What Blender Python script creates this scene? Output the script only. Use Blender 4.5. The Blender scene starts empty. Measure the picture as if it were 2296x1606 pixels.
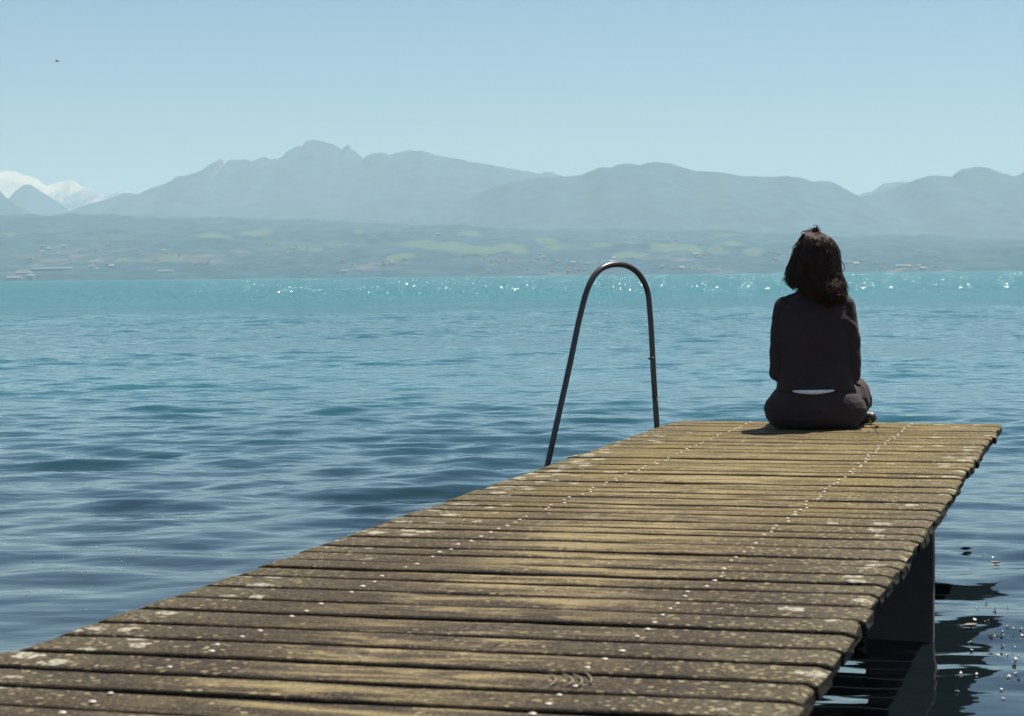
import bpy, math, random
import numpy as np
from mathutils import Vector, Matrix

random.seed(7)
RS = np.random.RandomState(11)
sc = bpy.context.scene
COL = sc.collection
PW, PH = 2296.0, 1606.0           # picture measure used for sight lines
FPX = 4740.0
CAMZ, DECKZ = 1.12, 0.45
YAW, PITCH, ROLL = math.radians(15.84), math.radians(2.237), math.radians(0.594)

# ------------------------------------------------------------------ camera
Fw = Vector((-math.sin(YAW) * math.cos(PITCH), math.cos(YAW) * math.cos(PITCH), -math.sin(PITCH)))
R0 = Vector((math.cos(YAW), math.sin(YAW), 0))
U0 = R0.cross(Fw)
Rt = math.cos(ROLL) * R0 - math.sin(ROLL) * U0
Up = math.sin(ROLL) * R0 + math.cos(ROLL) * U0
CAM = Vector((0, 0, CAMZ))
FH = Vector((-math.sin(YAW), math.cos(YAW), 0))      # level viewing direction

cam_d = bpy.data.cameras.new("camera")
cam = bpy.data.objects.new("camera", cam_d)
COL.objects.link(cam)
M = Matrix.Identity(4)
for i, v in enumerate((Rt, Up, -Fw)):
    for j in range(3):
        M[j][i] = v[j]
M.translation = CAM
cam.matrix_world = M
cam_d.sensor_width = 36.0
cam_d.lens = FPX / PW * 36.0
cam_d.clip_start = 0.05
cam_d.clip_end = 200000
cam_d.dof.use_dof = True
cam_d.dof.focus_distance = 9.6
cam_d.dof.aperture_fstop = 13.0
sc.camera = cam


def ray(px, py):
    return (Fw + Rt * ((px - PW / 2) / FPX) + Up * (-(py - PH / 2) / FPX))


def on_plane(px, py, z):
    d = ray(px, py)
    t = (z - CAMZ) / d.z
    return CAM + d * t


def at_depth(px, py, depth):
    return CAM + ray(px, py) * depth


# ------------------------------------------------------------------ helpers
def link(o, parent=None):
    COL.objects.link(o)
    if parent is not None:
        o.parent = parent
    return o


def tag(o, label=None, cat=None, group=None, kind=None):
    for k, v in (("label", label), ("category", cat), ("group", group), ("kind", kind)):
        if v:
            o[k] = v
    return o


def empty(name, loc, rz=0.0):
    o = bpy.data.objects.new(name, None)
    o.empty_display_size = 0.1
    o.location = loc
    o.rotation_euler = (0, 0, rz)
    return link(o)


class MB:
    """collects vertices and faces of one mesh"""
    def __init__(s):
        s.v, s.f, s.m = [], [], []

    def add(s, verts, faces, mat=0):
        b = len(s.v)
        s.v += [tuple(p) for p in verts]
        s.f += [tuple(b + i for i in f) for f in faces]
        s.m += [mat] * len(faces)

    def loft(s, rings, caps=True, mat=0):
        n = len(rings[0])
        vs = [p for r in rings for p in r]
        fs = []
        for i in range(len(rings) - 1):
            for j in range(n):
                k = (j + 1) % n
                fs.append((i * n + j, i * n + k, (i + 1) * n + k, (i + 1) * n + j))
        if caps:
            fs.append(tuple(reversed(range(n))))
            fs.append(tuple((len(rings) - 1) * n + j for j in range(n)))
        s.add(vs, fs, mat)

    def capsule(s, p0, r0, p1, r1, n=14, mat=0, flat=1.0, flat_axis=None):
        p0, p1 = Vector(p0), Vector(p1)
        d = p1 - p0
        L = d.length or 1e-6
        d /= L
        a = d.cross(Vector((0, 0, 1)))
        if a.length < 0.1:
            a = d.cross(Vector((1, 0, 0)))
        a.normalize()
        b = d.cross(a)
        rings = []
        for (c, r, sgn) in ((p0, r0, -1), (p1, r1, 1)):
            angs = [-1.45, -1.1, -0.7, -0.35, 0] if sgn < 0 else [0, 0.35, 0.7, 1.1, 1.45]
            for t in angs:
                cc = c + d * (r * math.sin(t))
                rr = r * math.cos(t)
                rings.append([cc + (a * math.cos(q) + b * math.sin(q)) * rr
                              for q in (2 * math.pi * k / n for k in range(n))])
        s.loft(rings, True, mat)

    def tube(s, pts, radii, n=6, mat=0):
        pts = [Vector(p) for p in pts]
        rings = []
        a = None
        for i, p in enumerate(pts):
            d = (pts[min(i + 1, len(pts) - 1)] - pts[max(i - 1, 0)])
            d.normalize()
            if a is None:
                a = d.cross(Vector((0, 0, 1)))
                if a.length < 0.05:
                    a = d.cross(Vector((1, 0, 0)))
            else:
                a = a - d * a.dot(d)
            a.normalize()
            b = d.cross(a)
            r = radii[i] if hasattr(radii, "__len__") else radii
            rings.append([p + (a * math.cos(q) + b * math.sin(q)) * r for q in (2 * math.pi * k / n for k in range(n))])
        s.loft(rings, True, mat)

    def box(s, c, size, mat=0):
        x, y, z = c
        a, b, h = (q / 2 for q in size)
        vs = [(x + i * a, y + j * b, z + k * h) for k in (-1, 1) for j in (-1, 1) for i in (-1, 1)]
        s.add(vs, [(0, 2, 3, 1), (4, 5, 7, 6), (0, 1, 5, 4), (2, 6, 7, 3), (0, 4, 6, 2), (1, 3, 7, 5)], mat)

    def build(s, name, mats, parent=None, smooth=True):
        me = bpy.data.meshes.new(name)
        me.from_pydata(s.v, [], s.f)
        for m in (mats if isinstance(mats, (list, tuple)) else [mats]):
            me.materials.append(m)
        me.polygons.foreach_set("material_index", s.m)
        if smooth:
            me.polygons.foreach_set("use_smooth", [True] * len(me.polygons))
        me.update()
        return link(bpy.data.objects.new(name, me), parent)


def ellipse(z, hx, hy, cx=0.0, cy=0.0, n=32, p=2.0):
    out = []
    for k in range(n):
        t = 2 * math.pi * k / n
        c, s_ = math.cos(t), math.sin(t)
        out.append((cx + hx * math.copysign(abs(c) ** (2 / p), c), cy + hy * math.copysign(abs(s_) ** (2 / p), s_), z))
    return out


def grid_mesh(name, P, mat, smooth=True, attrs=None):
    """P: (rows, cols, 3) array"""
    r, c = P.shape[:2]
    me = bpy.data.meshes.new(name)
    me.vertices.add(r * c)
    me.vertices.foreach_set("co", P.reshape(-1).astype(np.float32))
    i = np.arange(r * c).reshape(r, c)
    q = np.stack([i[:-1, :-1], i[:-1, 1:], i[1:, 1:], i[1:, :-1]], -1).reshape(-1, 4)
    nf = len(q)
    me.loops.add(nf * 4)
    me.polygons.add(nf)
    me.polygons.foreach_set("loop_start", np.arange(nf) * 4)
    me.polygons.foreach_set("vertices", q.reshape(-1))
    me.polygons.foreach_set("use_smooth", np.ones(nf, dtype=bool) if smooth else np.zeros(nf, dtype=bool))
    me.update(calc_edges=True)
    for k, v in (attrs or {}).items():
        a = me.attributes.new(k, 'FLOAT', 'POINT')
        a.data.foreach_set("value", v.reshape(-1).astype(np.float32))
    me.materials.append(mat)
    return link(bpy.data.objects.new(name, me))


_perm = RS.rand(256, 256)


def vnoise(x, y, s=0):
    x = np.asarray(x, float) + 37.3 * s
    y = np.asarray(y, float) + 91.7 * s
    xi, yi = np.floor(x).astype(int), np.floor(y).astype(int)
    fx, fy = x - xi, y - yi
    fx, fy = fx * fx * (3 - 2 * fx), fy * fy * (3 - 2 * fy)
    g = lambda a, b: _perm[a % 256, b % 256]
    return ((g(xi, yi) * (1 - fx) + g(xi + 1, yi) * fx) * (1 - fy) + (g(xi, yi + 1) * (1 - fx) + g(xi + 1, yi + 1) * fx) * fy) * 2 - 1


def fbm(x, y, s=0, o=4, g=0.5):
    t, a, f = 0, 1.0, 1.0
    for k in range(o):
        t = t + a * vnoise(np.asarray(x) * f, np.asarray(y) * f, s + k)
        a *= g
        f *= 2.03
    return t


# ------------------------------------------------------------------ materials
class NT:
    def __init__(s, name):
        s.mat = bpy.data.materials.new(name)
        s.mat.use_nodes = True
        s.t = s.mat.node_tree
        s.b = s.t.nodes["Principled BSDF"]
        s.out = s.t.nodes["Material Output"]

    def n(s, typ, ins=None, **kw):
        nd = s.t.nodes.new(typ)
        for k, v in kw.items():
            setattr(nd, k, v)
        for k, v in (ins or {}).items():
            s.set(nd, k, v)
        return nd

    def set(s, nd, k, v):
        sock = nd.inputs[k]
        if isinstance(v, bpy.types.NodeSocket):
            s.t.links.new(v, sock)
        else:
            sock.default_value = v if not (isinstance(v, tuple) and len(v) == 3 and sock.type == 'RGBA') else (*v, 1)

    def math(s, op, a, b=0.0, c=0.0, clamp=False):
        nd = s.n('ShaderNodeMath', operation=op, use_clamp=clamp)
        for i, v in enumerate((a, b, c)):
            s.set(nd, i, v)
        return nd.outputs[0]

    def mix(s, f, a, b, bt='MIX'):
        nd = s.n('ShaderNodeMixRGB', blend_type=bt)
        s.set(nd, 0, f); s.set(nd, 1, a); s.set(nd, 2, b)
        return nd.outputs[0]

    def ramp(s, f, a, b, lo=0.0, hi=1.0):
        nd = s.n('ShaderNodeMapRange', {0: f, 1: a, 2: b, 3: lo, 4: hi}, clamp=True)
        return nd.outputs[0]

    def coord(s, kind='Object'):
        return s.n('ShaderNodeTexCoord').outputs[kind]

    def mapping(s, v, scale=(1, 1, 1), loc=(0, 0, 0), rot=(0, 0, 0)):
        nd = s.n('ShaderNodeMapping', {'Vector': v, 'Scale': scale, 'Location': loc, 'Rotation': rot})
        return nd.outputs[0]

    def noise(s, v, scale=1.0, detail=3.0, rough=0.5, dist=0.0):
        nd = s.n('ShaderNodeTexNoise', {'Vector': v, 'Scale': scale, 'Detail': detail, 'Roughness': rough, 'Distortion': dist})
        return nd.outputs[0]

    def attr(s, name):
        return s.n('ShaderNodeAttribute', attribute_name=name).outputs['Fac']


def simple(name, col, rough=0.6, noise=0.0, nscale=20.0, bump=0.0, metal=0.0, spec=0.5):
    m = NT(name)
    c = m.coord()
    f = m.noise(c, nscale, 4)
    if noise:
        m.set(m.b, 'Base Color', m.mix(f, tuple(x * (1 - noise) for x in col), tuple(min(1, x * (1 + noise)) for x in col)))
    else:
        m.set(m.b, 'Base Color', col)
    if bump:
        bn = m.n('ShaderNodeBump', {'Height': f, 'Strength': 1.0, 'Distance': bump})
        m.set(m.b, 'Normal', bn.outputs[0])
    m.set(m.b, 'Roughness', rough)
    m.set(m.b, 'Metallic', metal)
    m.set(m.b, 'Specular IOR Level', spec)
    return m.mat


# ------------------------------------------------------------------ sky, sun, air
EXPOSURE = 0.70
SUN_EL, SUN_AZ = math.radians(64), math.radians(26)
w = bpy.data.worlds.new("World")
sc.world = w
w.use_nodes = True
wt = w.node_tree
sky = wt.nodes.new('ShaderNodeTexSky')
sky.sky_type = 'NISHITA'
sky.sun_disc = False
sky.sun_elevation = SUN_EL
sky.sun_rotation = SUN_AZ
sky.altitude = 3500
sky.air_density = 1.5
sky.dust_density = 3.0
sky.ozone_density = 4.5
bg = wt.nodes['Background']
bg.inputs['Strength'].default_value = 0.052
wt.links.new(sky.outputs[0], bg.inputs[0])

sd = bpy.data.lights.new("sun", 'SUN')
sd.energy = 5.0
sd.angle = math.radians(0.5)
sd.color = (1.0, 0.94, 0.84)
so = link(bpy.data.objects.new("sun", sd))
sdir = Vector((math.sin(SUN_AZ) * math.cos(SUN_EL), math.cos(SUN_AZ) * math.cos(SUN_EL), math.sin(SUN_EL)))
so.rotation_euler = sdir.to_track_quat('Z', 'Y').to_euler()
so.location = sdir * 50

HAZE_D = 6.7e-5
hz = bpy.data.materials.new("air")
hz.use_nodes = True
ht = hz.node_tree
ht.nodes.clear()
ho = ht.nodes.new('ShaderNodeOutputMaterial')
hv = ht.nodes.new('ShaderNodeVolumePrincipled')
hv.inputs['Color'].default_value = (0.69, 0.905, 0.97, 1)
hv.inputs['Density'].default_value = HAZE_D
hv.inputs['Anisotropy'].default_value = 0.0
ht.links.new(hv.outputs[0], ho.inputs['Volume'])
mb = MB()
mb.box((0, 0, 0), (44000, 44000, 1060))
hb = mb.build("haze", hz, smooth=False)
hb.location = (0, 0, 522)
tag(hb, kind="stuff")
tag(hb, "pale blue summer haze over the lake and mountains", "haze")

# ------------------------------------------------------------------ water
fwd_az = math.pi / 2 + YAW            # angle of FH from +X


def make_water():
    fine = math.radians(33)
    ang_in = np.linspace(-fine, fine, 1150)
    ang_out = np.linspace(fine, 2 * math.pi - fine, 220)[1:]
    ang = np.concatenate([ang_in, ang_out])
    dth = np.concatenate([np.full(1150, ang_in[1] - ang_in[0]), np.full(219, 0.06)])
    r = [1.4]
    while r[-1] < 20500:
        q = r[-1]
        r.append(q * (1.0032 if q < 70 else (1.006 if q < 140 else 1.03)))
    r = np.array([0.0] + r[:-1] + [20500.0])
    A, Rr = np.meshgrid(ang + fwd_az, r)
    X, Y = Rr * np.cos(A), Rr * np.sin(A)
    cell = np.maximum(np.maximum(Rr * dth[None, :], np.where(Rr < 70, Rr * 0.0032, Rr * 0.006)), 0.02)
    Z = np.zeros_like(X)
    rs = np.random.RandomState(5)
    N = 110
    gust = 1.0 + 0.8 * fbm(X * 0.3, Y * 0.3, 3, 3) + 0.25 * fbm(X * 0.05, Y * 0.05, 9, 2)
    gust = np.clip(gust, 0.2, 2.1)
    for k in range(N):
        lam = 0.12 * (1.5 / 0.12) ** rs.rand()
        spread = rs.normal(0, 0.52 if lam > 0.4 else 0.75)
        th = fwd_az + math.radians(8) + spread
        kx, ky = math.cos(th) * 2 * math.pi / lam, math.sin(th) * 2 * math.pi / lam
        slope = 0.0195 * (1.35 if 0.38 < lam < 1.1 else 0.65)
        amp = slope * lam / (2 * math.pi) * 0.50
        att = np.clip((lam / cell - 2.2) / 2.0, 0, 1)
        ph = kx * X + ky * Y + rs.rand() * 6.283
        Z += amp * att * np.sin(ph)
    Z *= gust
    Z *= np.clip((Rr - 0.5) / 2, 0, 1) * (0.74 + 0.26 * np.clip((Rr - 9) / 14, 0, 1))
    # wind chop raised farther out
    P = np.stack([X, Y, Z], -1)
    P = np.concatenate([P, P[:, :1]], 1)          # close the ring
    m = NT("lake_water")
    c = m.coord()
    sep = m.n('ShaderNodeSeparateXYZ', {0: c})
    rad = m.n('ShaderNodeVectorMath', {0: c}, operation='LENGTH').outputs['Value']
    wob = m.noise(m.mapping(c, (0.02, 0.05, 0.02)), 1.0, 3)
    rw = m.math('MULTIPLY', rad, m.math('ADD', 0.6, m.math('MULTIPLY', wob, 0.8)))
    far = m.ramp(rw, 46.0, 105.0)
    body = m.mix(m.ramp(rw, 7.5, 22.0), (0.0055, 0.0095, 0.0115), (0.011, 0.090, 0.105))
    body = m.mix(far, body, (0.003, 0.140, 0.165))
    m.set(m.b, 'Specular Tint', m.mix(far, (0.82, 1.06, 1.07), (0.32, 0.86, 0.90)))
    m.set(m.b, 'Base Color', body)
    m.set(m.b, 'IOR', 1.45)
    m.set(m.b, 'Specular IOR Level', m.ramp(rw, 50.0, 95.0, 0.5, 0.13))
    m.set(m.b, 'Roughness', m.ramp(rw, 30.0, 120.0, 0.045, 0.10))
    rot = m.mapping(c, (1, 1, 1), rot=(0, 0, -YAW))
    # fine ripples near, wind chop far
    n1 = m.noise(m.mapping(rot, (3.6, 6.0, 1)), 1.0, 2.0)
    n2 = m.noise(m.mapping(rot, (0.9, 1.7, 1)), 1.0, 4.0, 0.6)
    n3 = m.noise(m.mapping(rot, (0.12, 0.10, 1)), 1.0, 3.0)
    b1 = m.n('ShaderNodeBump', {'Height': n1, 'Strength': 1.0, 'Distance': m.ramp(rad, 8.0, 45.0, 0.004, 0.062)})
    chop = m.math('MULTIPLY', m.ramp(rw, 38.0, 110.0, 0.0, 0.42), m.ramp(n3, 0.3, 0.7, 0.6, 1.3))
    b2 = m.n('ShaderNodeBump', {'Height': n2, 'Strength': 1.0, 'Distance': chop, 'Normal': b1.outputs[0]})
    n4 = m.noise(m.mapping(rot, (0.40, 0.085, 1)), 1.0, 4.0, 0.65)
    b3 = m.n('ShaderNodeBump', {'Height': n4, 'Strength': 1.0, 'Distance': m.ramp(rad, 45.0, 260.0, 0.0, 2.6), 'Normal': b2.outputs[0]})
    # steep little wind facets that catch the sun
    vor = m.n('ShaderNodeTexVoronoi', {'Vector': m.mapping(rot, (20.0, 0.9, 1)), 'Scale': 1.0})
    vc = m.n('ShaderNodeSeparateXYZ', {0: vor.outputs['Color']})
    tx = m.math('MULTIPLY', m.math('SUBTRACT', vc.outputs[0], 0.5), 1.0)
    ty = m.math('MULTIPLY', m.math('SUBTRACT', vc.outputs[1], 0.5), 1.56)
    tilt = m.n('ShaderNodeCombineXYZ', {0: tx, 1: ty, 2: 1.0}).outputs[0]
    tilt = m.n('ShaderNodeVectorRotate', {'Vector': tilt, 'Axis': (0, 0, 1), 'Angle': YAW}, rotation_type='AXIS_ANGLE').outputs[0]
    tilt = m.n('ShaderNodeVectorMath', {0: tilt}, operation='NORMALIZE').outputs[0]
    pick = m.math('MULTIPLY', m.math('GREATER_THAN', vc.outputs[2], 0.33), m.ramp(rw, 75.0, 150.0, 0.0, 1.0))
    nm = m.n('ShaderNodeMix', data_type='VECTOR')
    m.set(nm, 0, pick)
    m.t.links.new(b3.outputs[0], nm.inputs[4])
    m.t.links.new(tilt, nm.inputs[5])
    m.set(m.b, 'Normal', nm.outputs[1])
    o = grid_mesh("water", P, m.mat)
    tag(o, "rippled turquoise blue lake water", "lake", kind="structure")
    return o


make_water()

# ------------------------------------------------------------------ far shore
def terrain_mat(name, forest, field, rock, snow=False, scale=1.0, snow_lo=0, snow_hi=1, use_attr=False):
    m = NT(name)
    c = m.coord()
    f1 = m.noise(m.mapping(c, (0.004 * scale, 0.0022 * scale, 0.004 * scale)), 1.0, 6, 0.6)
    f2 = m.noise(m.mapping(c, (0.02 * scale,) * 3), 1.0, 4, 0.6)
    col = m.mix(m.ramp(f2, 0.35, 0.65), tuple(x * 0.6 for x in forest), tuple(x * 1.35 for x in forest))
    col = m.mix(m.ramp(f1, 0.57, 0.66), col, field)
    if rock:
        geo = m.n('ShaderNodeNewGeometry')
        nz = m.n('ShaderNodeSeparateXYZ', {0: geo.outputs['Normal']}).outputs[2]
        col = m.mix(m.ramp(nz, 0.78, 0.55), col, rock)
    if use_attr:
        col = m.mix(m.attr('meadow'), col, (0.080, 0.118, 0.088))
        col = m.mix(m.attr('town'), col, m.mix(m.ramp(f2, 0.4, 0.6), (0.07, 0.075, 0.08), (0.13, 0.13, 0.13)))
    if snow:
        z = m.n('ShaderNodeSeparateXYZ', {0: c}).outputs[2]
        zz = m.math('ADD', z, m.math('MULTIPLY', m.math('SUBTRACT', m.noise(m.mapping(c, (0.0035, 0.0012, 0.0016)), 1, 5, 0.65), 0.5), 900))
        col = m.mix(m.ramp(zz, snow_lo, snow_hi), col, (0.62, 0.51, 0.41))
    m.set(m.b, 'Base Color', col)
    m.set(m.b, 'Roughness', 0.95)
    m.set(m.b, 'Specular IOR Level', 0.1)
    return m.mat


def local(a, b, z):
    """lateral a, forward b (level), height z -> world, arrays"""
    return np.stack([a * R0.x + b * FH.x, a * R0.y + b * FH.y, z + 0 * a], -1)


def sight(px, py):
    d = ray(px, py)
    b = d.dot(FH)
    return d.dot(R0) / b, d.z / b          # lateral slope, vertical slope per metre forward


# strip of low hills behind the lake
HP = [(-500, 492), (-200, 488), (0, 484), (60, 482), (120, 483), (170, 479), (250, 481), (350, 487), (500, 489), (700, 495), (900, 504), (1050, 510), (1200, 515), (1350, 517),
      (1500, 521), (1600, 519), (1700, 526), (1850, 530), (2000, 534), (2150, 538), (2296, 541), (2600, 545), (2900, 548)]
SH, TOPB = 5200.0, 9000.0
hx = np.array([sight(*p)[0] for p in HP]) * TOPB
hzv = np.array([sight(*p)[1] for p in HP]) * TOPB + CAMZ


def hill_h(a, b):
    top = np.interp(a, hx, hzv)
    sh = SH + 70 * fbm(a / 400, 0 * a, 21, 3)
    t = np.clip((b - sh) / (TOPB - sh), -0.05, 1.4)
    s_ = np.where(t < 1, np.clip(t, 0, 1) ** 0.92, 1 - (t - 1) * 0.9)
    z = top * s_
    z = z + 24 * fbm(a / 620, b / 480, 31, 4) * np.clip(t * 4, 0, 1) * np.clip((1.0 - t) * 6, 0.15, 1)
    z = z + 5.5 * fbm(a / 45, b / 80, 41, 2) * np.clip(t * 8, 0, 1)
    return np.where(t <= 0, -2.0 + t * 40, z + 1.0)


def hill_hit(px, py):
    la, vz = sight(px, py)
    b = np.arange(SH - 150, TOPB + 300, 8.0)
    z = CAMZ + vz * b
    h = hill_h(la * b, b)
    k = np.argmax(h >= z) if np.any(h >= z) else len(b) - 1
    return la * b[k], b[k], h[k]


aa = np.linspace(-3700, 3700, 540)
bb = np.concatenate([np.linspace(SH - 260, 7400, 110), np.linspace(7420, 10400, 70)])
Ag, Bg = np.meshgrid(aa, bb)
Hg = hill_h(Ag, Bg)
mead = np.zeros_like(Ag)
FIELDS = [(572, 525, 44, 150), (481, 530, 36, 70), (278, 588, 34, 60), (385, 585, 44, 60), (1010, 555, 75, 90), (1100, 559, 70, 90), (1160, 563, 30, 50), (943, 546, 40, 50),
          (1242, 557, 30, 60), (1509, 551, 45, 90), (1053, 528, 24, 40), (1224, 535, 38, 40), (1550, 556, 26, 80), (1639, 550, 26, 80), (1640, 528, 40, 40), (1607, 565, 22, 50),
          (808, 520, 9, 60), (20, 528, 18, 50), (1350, 548, 24, 40), (690, 562, 26, 40), (1410, 575, 30, 40), (900, 575, 30, 40), (1690, 560, 20, 40)]
for (px, py, hw, hb_) in FIELDS:
    a0, b0, _ = hill_hit(px, py)
    ha = hw / FPX * b0
    d = np.sqrt(((Ag - a0) / ha) ** 2 + ((Bg - b0) / (hb_ * 2.2)) ** 2) + 0.35 * fbm(Ag / 160, Bg / 160, 51, 3)
    mead = np.maximum(mead, np.clip((1.05 - d) * 5, 0, 1))
town = np.zeros_like(Ag)
TOWNS = [(120, 575, 170, 300), (420, 572, 150, 200), (640, 560, 60, 120), (60, 610, 70, 120), (860, 595, 90, 150), (1150, 590, 130, 200), (1500, 575, 110, 200), (1380, 545, 60, 90), (1560, 606, 120, 90), (1180, 612, 200, 60), (2050, 605, 150, 80)]
for (px, py, hw, hb_) in TOWNS:
    a0, b0, _ = hill_hit(px, py)
    d = np.sqrt(((Ag - a0) / (hw / FPX * b0)) ** 2 + ((Bg - b0) / (hb_ * 2)) ** 2) + 0.5 * fbm(Ag / 90, Bg / 120, 61, 3)
    town = np.maximum(town, np.clip((0.9 - d) * 2, 0, 1))
town *= np.clip(fbm(Ag / 40, Bg / 60, 71, 3) * 1.5 + 0.25, 0, 1)
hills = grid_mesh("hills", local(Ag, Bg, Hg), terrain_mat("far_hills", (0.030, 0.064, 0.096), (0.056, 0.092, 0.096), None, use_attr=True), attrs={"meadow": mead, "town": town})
tag(hills, "low wooded hills with fields along the far shore", "hills", kind="structure")

M_A = [(60, 560), (150, 520), (225, 485), (249, 460.6), (313, 434), (338, 421.5), (360, 416), (385, 405.5), (392, 397), (402.5, 395), (417, 395), (452, 382), (459.5, 376), (477, 364.5), (486, 362.5),
       (489, 357.5), (499, 357.5), (502, 366), (505, 368), (509, 361), (516.5, 358), (534, 359.5), (552, 358), (563, 362.5), (577, 356.5), (588, 352), (598, 352), (605.5, 358.5), (614, 355.5), (621.5, 357.5),
       (637.5, 348.5), (641, 341.5), (659, 331.5), (671.5, 327), (677, 329.5), (684, 318), (700, 313.5), (716, 315.3), (734, 321), (748, 324), (766, 335), (771, 330.5), (780, 325), (785.5, 329), (787, 335),
       (794, 337.7), (808.5, 350), (815, 356), (822, 350), (836, 343), (861, 342.5), (873.5, 348.5), (886, 343), (900, 341), (916, 336.7), (950, 339.5), (971.5, 346), (993, 352), (1028.5, 356.2), (1057, 362.7),
       (1100, 370), (1153, 380), (1210, 389.4), (1224, 386), (1239, 386.5), (1249, 391), (1262, 395), (1320, 412), (1400, 440), (1500, 475), (1650, 520), (1800, 560)]
M_B = [(780, 545), (840, 516), (879, 500), (943, 482), (993, 464), (1046, 448), (1071, 434), (1100, 423), (1135.5, 412.5), (1178, 403.6), (1210, 398), (1249, 397.5), (1262, 396.3), (1276, 395.8), (1306, 392), (1328, 382),
       (1349, 375), (1370.5, 375.8), (1388, 368.7), (1409.6, 367), (1434.6, 369.8), (1452, 366), (1466, 363.7), (1498.7, 366), (1527, 374.4), (1561, 384), (1620, 387), (1640, 391), (1665, 395), (1700, 396), (1738, 397), (1761, 394.8), (1794, 398),
       (1822, 407), (1848, 405.8), (1863, 407.8), (1883.5, 417.3), (1904, 428.8), (1927, 440), (1955, 455), (1995, 478), (2050, 500), (2120, 525), (2200, 550)]
M_C = [(1850, 475), (1900, 455), (1927, 444), (1952, 436.4), (1978, 428.8), (2003.5, 421), (2042, 408), (2060, 400.7), (2075, 397), (2093, 393.8), (2118, 395), (2133.6, 397), (2141, 390.5), (2156.6, 380), (2174.4, 376.5),
       (2192, 374), (2218, 376.5), (2233, 384), (2251, 389), (2274, 395.6), (2282, 394), (2289, 390.5), (2296, 383), (2330, 370), (2400, 380), (2500, 410), (2600, 450), (2700, 500)]
M_D = [(1880, 470), (1927, 438), (1937, 432.6), (1955, 430), (1968, 421), (1980.5, 412), (1993, 410.4), (2016, 407.8), (2039, 409), (2057, 405.8), (2090, 405), (2130, 430), (2180, 470)]
M_E = [(-300, 470), (-200, 430), (-100, 400), (-40, 388), (0, 385.8), (21, 383.3), (36, 386.5), (53.4, 393), (71, 396.5), (89, 405.4), (103, 418), (114, 414), (132, 409), (157, 405.4), (167.5, 407), (181.6, 418), (199.5, 425),
       (217, 428.5), (228, 435.7), (235, 441), (246, 432), (263.6, 429.3), (270.7, 435.7), (274, 426.8), (285, 425.7), (292, 432), (310, 445), (340, 470), (380, 510)]
M_F = [(-40, 480), (8, 452), (21, 444.6), (30, 432), (39, 425), (53.5, 414.5), (66, 413), (82, 423), (92, 430), (103, 436), (121, 448), (139, 457), (160, 480), (200, 515)]
M_G = [(-400, 350), (-200, 380), (-80, 400), (0, 428), (14, 443), (32, 457), (53.5, 469.5), (75, 478.4), (110, 492), (150, 510)]
M_H = [(100, 500), (142, 478.5), (171, 467.7), (199.5, 457), (228, 450), (256.5, 442.8), (278, 434), (288.5, 432.8), (306, 435.7), (320, 439), (380, 450), (450, 470), (520, 500)]


def mountain(name, prof, D, Lf, Lb, mat, label, seed, rough=1.0, gully=0.10):
    p = np.array(prof, float)
    S = np.array([sight(*q) for q in prof])
    n = int((p[-1, 0] - p[0, 0]) / 1.6)
    px = np.linspace(p[0, 0], p[-1, 0], n)
    la = np.interp(px, p[:, 0], S[:, 0])
    vz = np.interp(px, p[:, 0], S[:, 1])
    vz = vz + rough * (0.8 * fbm(px / 9, 0 * px, seed, 3) + 0.5 * fbm(px / 3, 0 * px, seed + 5, 2)) / FPX
    Dv = D * (1 + 0.035 * fbm(px / 160, 0 * px, seed + 9, 2))
    a0 = la * Dv
    z0 = CAMZ + vz * Dv
    t = np.concatenate([np.linspace(-1, 0, 16)[:-1], np.linspace(0, 1, 60) ** 1.35])
    T, A0 = np.meshgrid(t, a0, indexing='ij')
    Z0 = np.broadcast_to(z0, T.shape)
    D0 = np.broadcast_to(Dv, T.shape)
    B = np.where(T < 0, D0 - T * Lb, D0 - T * Lf)
    s_ = np.abs(T)
    prof_ = (1 - s_) ** 1.25
    g = fbm(A0 / 900 + 2.2 * fbm(A0 / 2500, B / 2500, seed + 2, 2), B / 2600, seed + 3, 4)
    g2 = 1 - np.abs(fbm(A0 / 520 + 1.5 * g, B / 1500, seed + 7, 3))
    env = np.clip(s_ * 5, 0, 1) * (1 - s_) ** 0.5
    ker = np.hanning(121); ker /= ker.sum()
    zs = np.convolve(np.pad(z0, 60, mode='edge'), ker, 'valid')
    kk = np.clip(s_ * 9, 0, 1)
    Z0 = Z0 * (1 - kk) + np.broadcast_to(zs, T.shape) * kk
    Z = Z0 * prof_ - gully * Z0.max() * env * (0.6 + 0.6 * g) * 0.6 + gully * Z0.max() * env * 0.35 * (g2 - 0.7)
    Z = np.maximum(Z, -1.9)
    o = grid_mesh(name, local(A0, B, Z), mat)
    return tag(o, label, "mountain", kind="structure")


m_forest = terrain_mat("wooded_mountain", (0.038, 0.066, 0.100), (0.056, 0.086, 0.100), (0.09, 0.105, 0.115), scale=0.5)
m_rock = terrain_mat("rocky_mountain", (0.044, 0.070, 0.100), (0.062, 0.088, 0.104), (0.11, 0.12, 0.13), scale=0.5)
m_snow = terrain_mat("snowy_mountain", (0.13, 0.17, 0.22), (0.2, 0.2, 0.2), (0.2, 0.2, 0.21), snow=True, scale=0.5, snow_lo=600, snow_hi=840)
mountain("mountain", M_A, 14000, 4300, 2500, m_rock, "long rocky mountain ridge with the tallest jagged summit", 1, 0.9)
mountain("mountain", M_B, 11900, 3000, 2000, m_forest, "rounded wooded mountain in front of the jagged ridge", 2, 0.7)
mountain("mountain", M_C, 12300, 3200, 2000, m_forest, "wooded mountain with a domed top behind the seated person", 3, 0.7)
mountain("mountain", M_D, 16000, 2500, 2000, m_forest, "small faint ridge showing in the gap between two wooded mountains", 4, 0.5)
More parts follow.
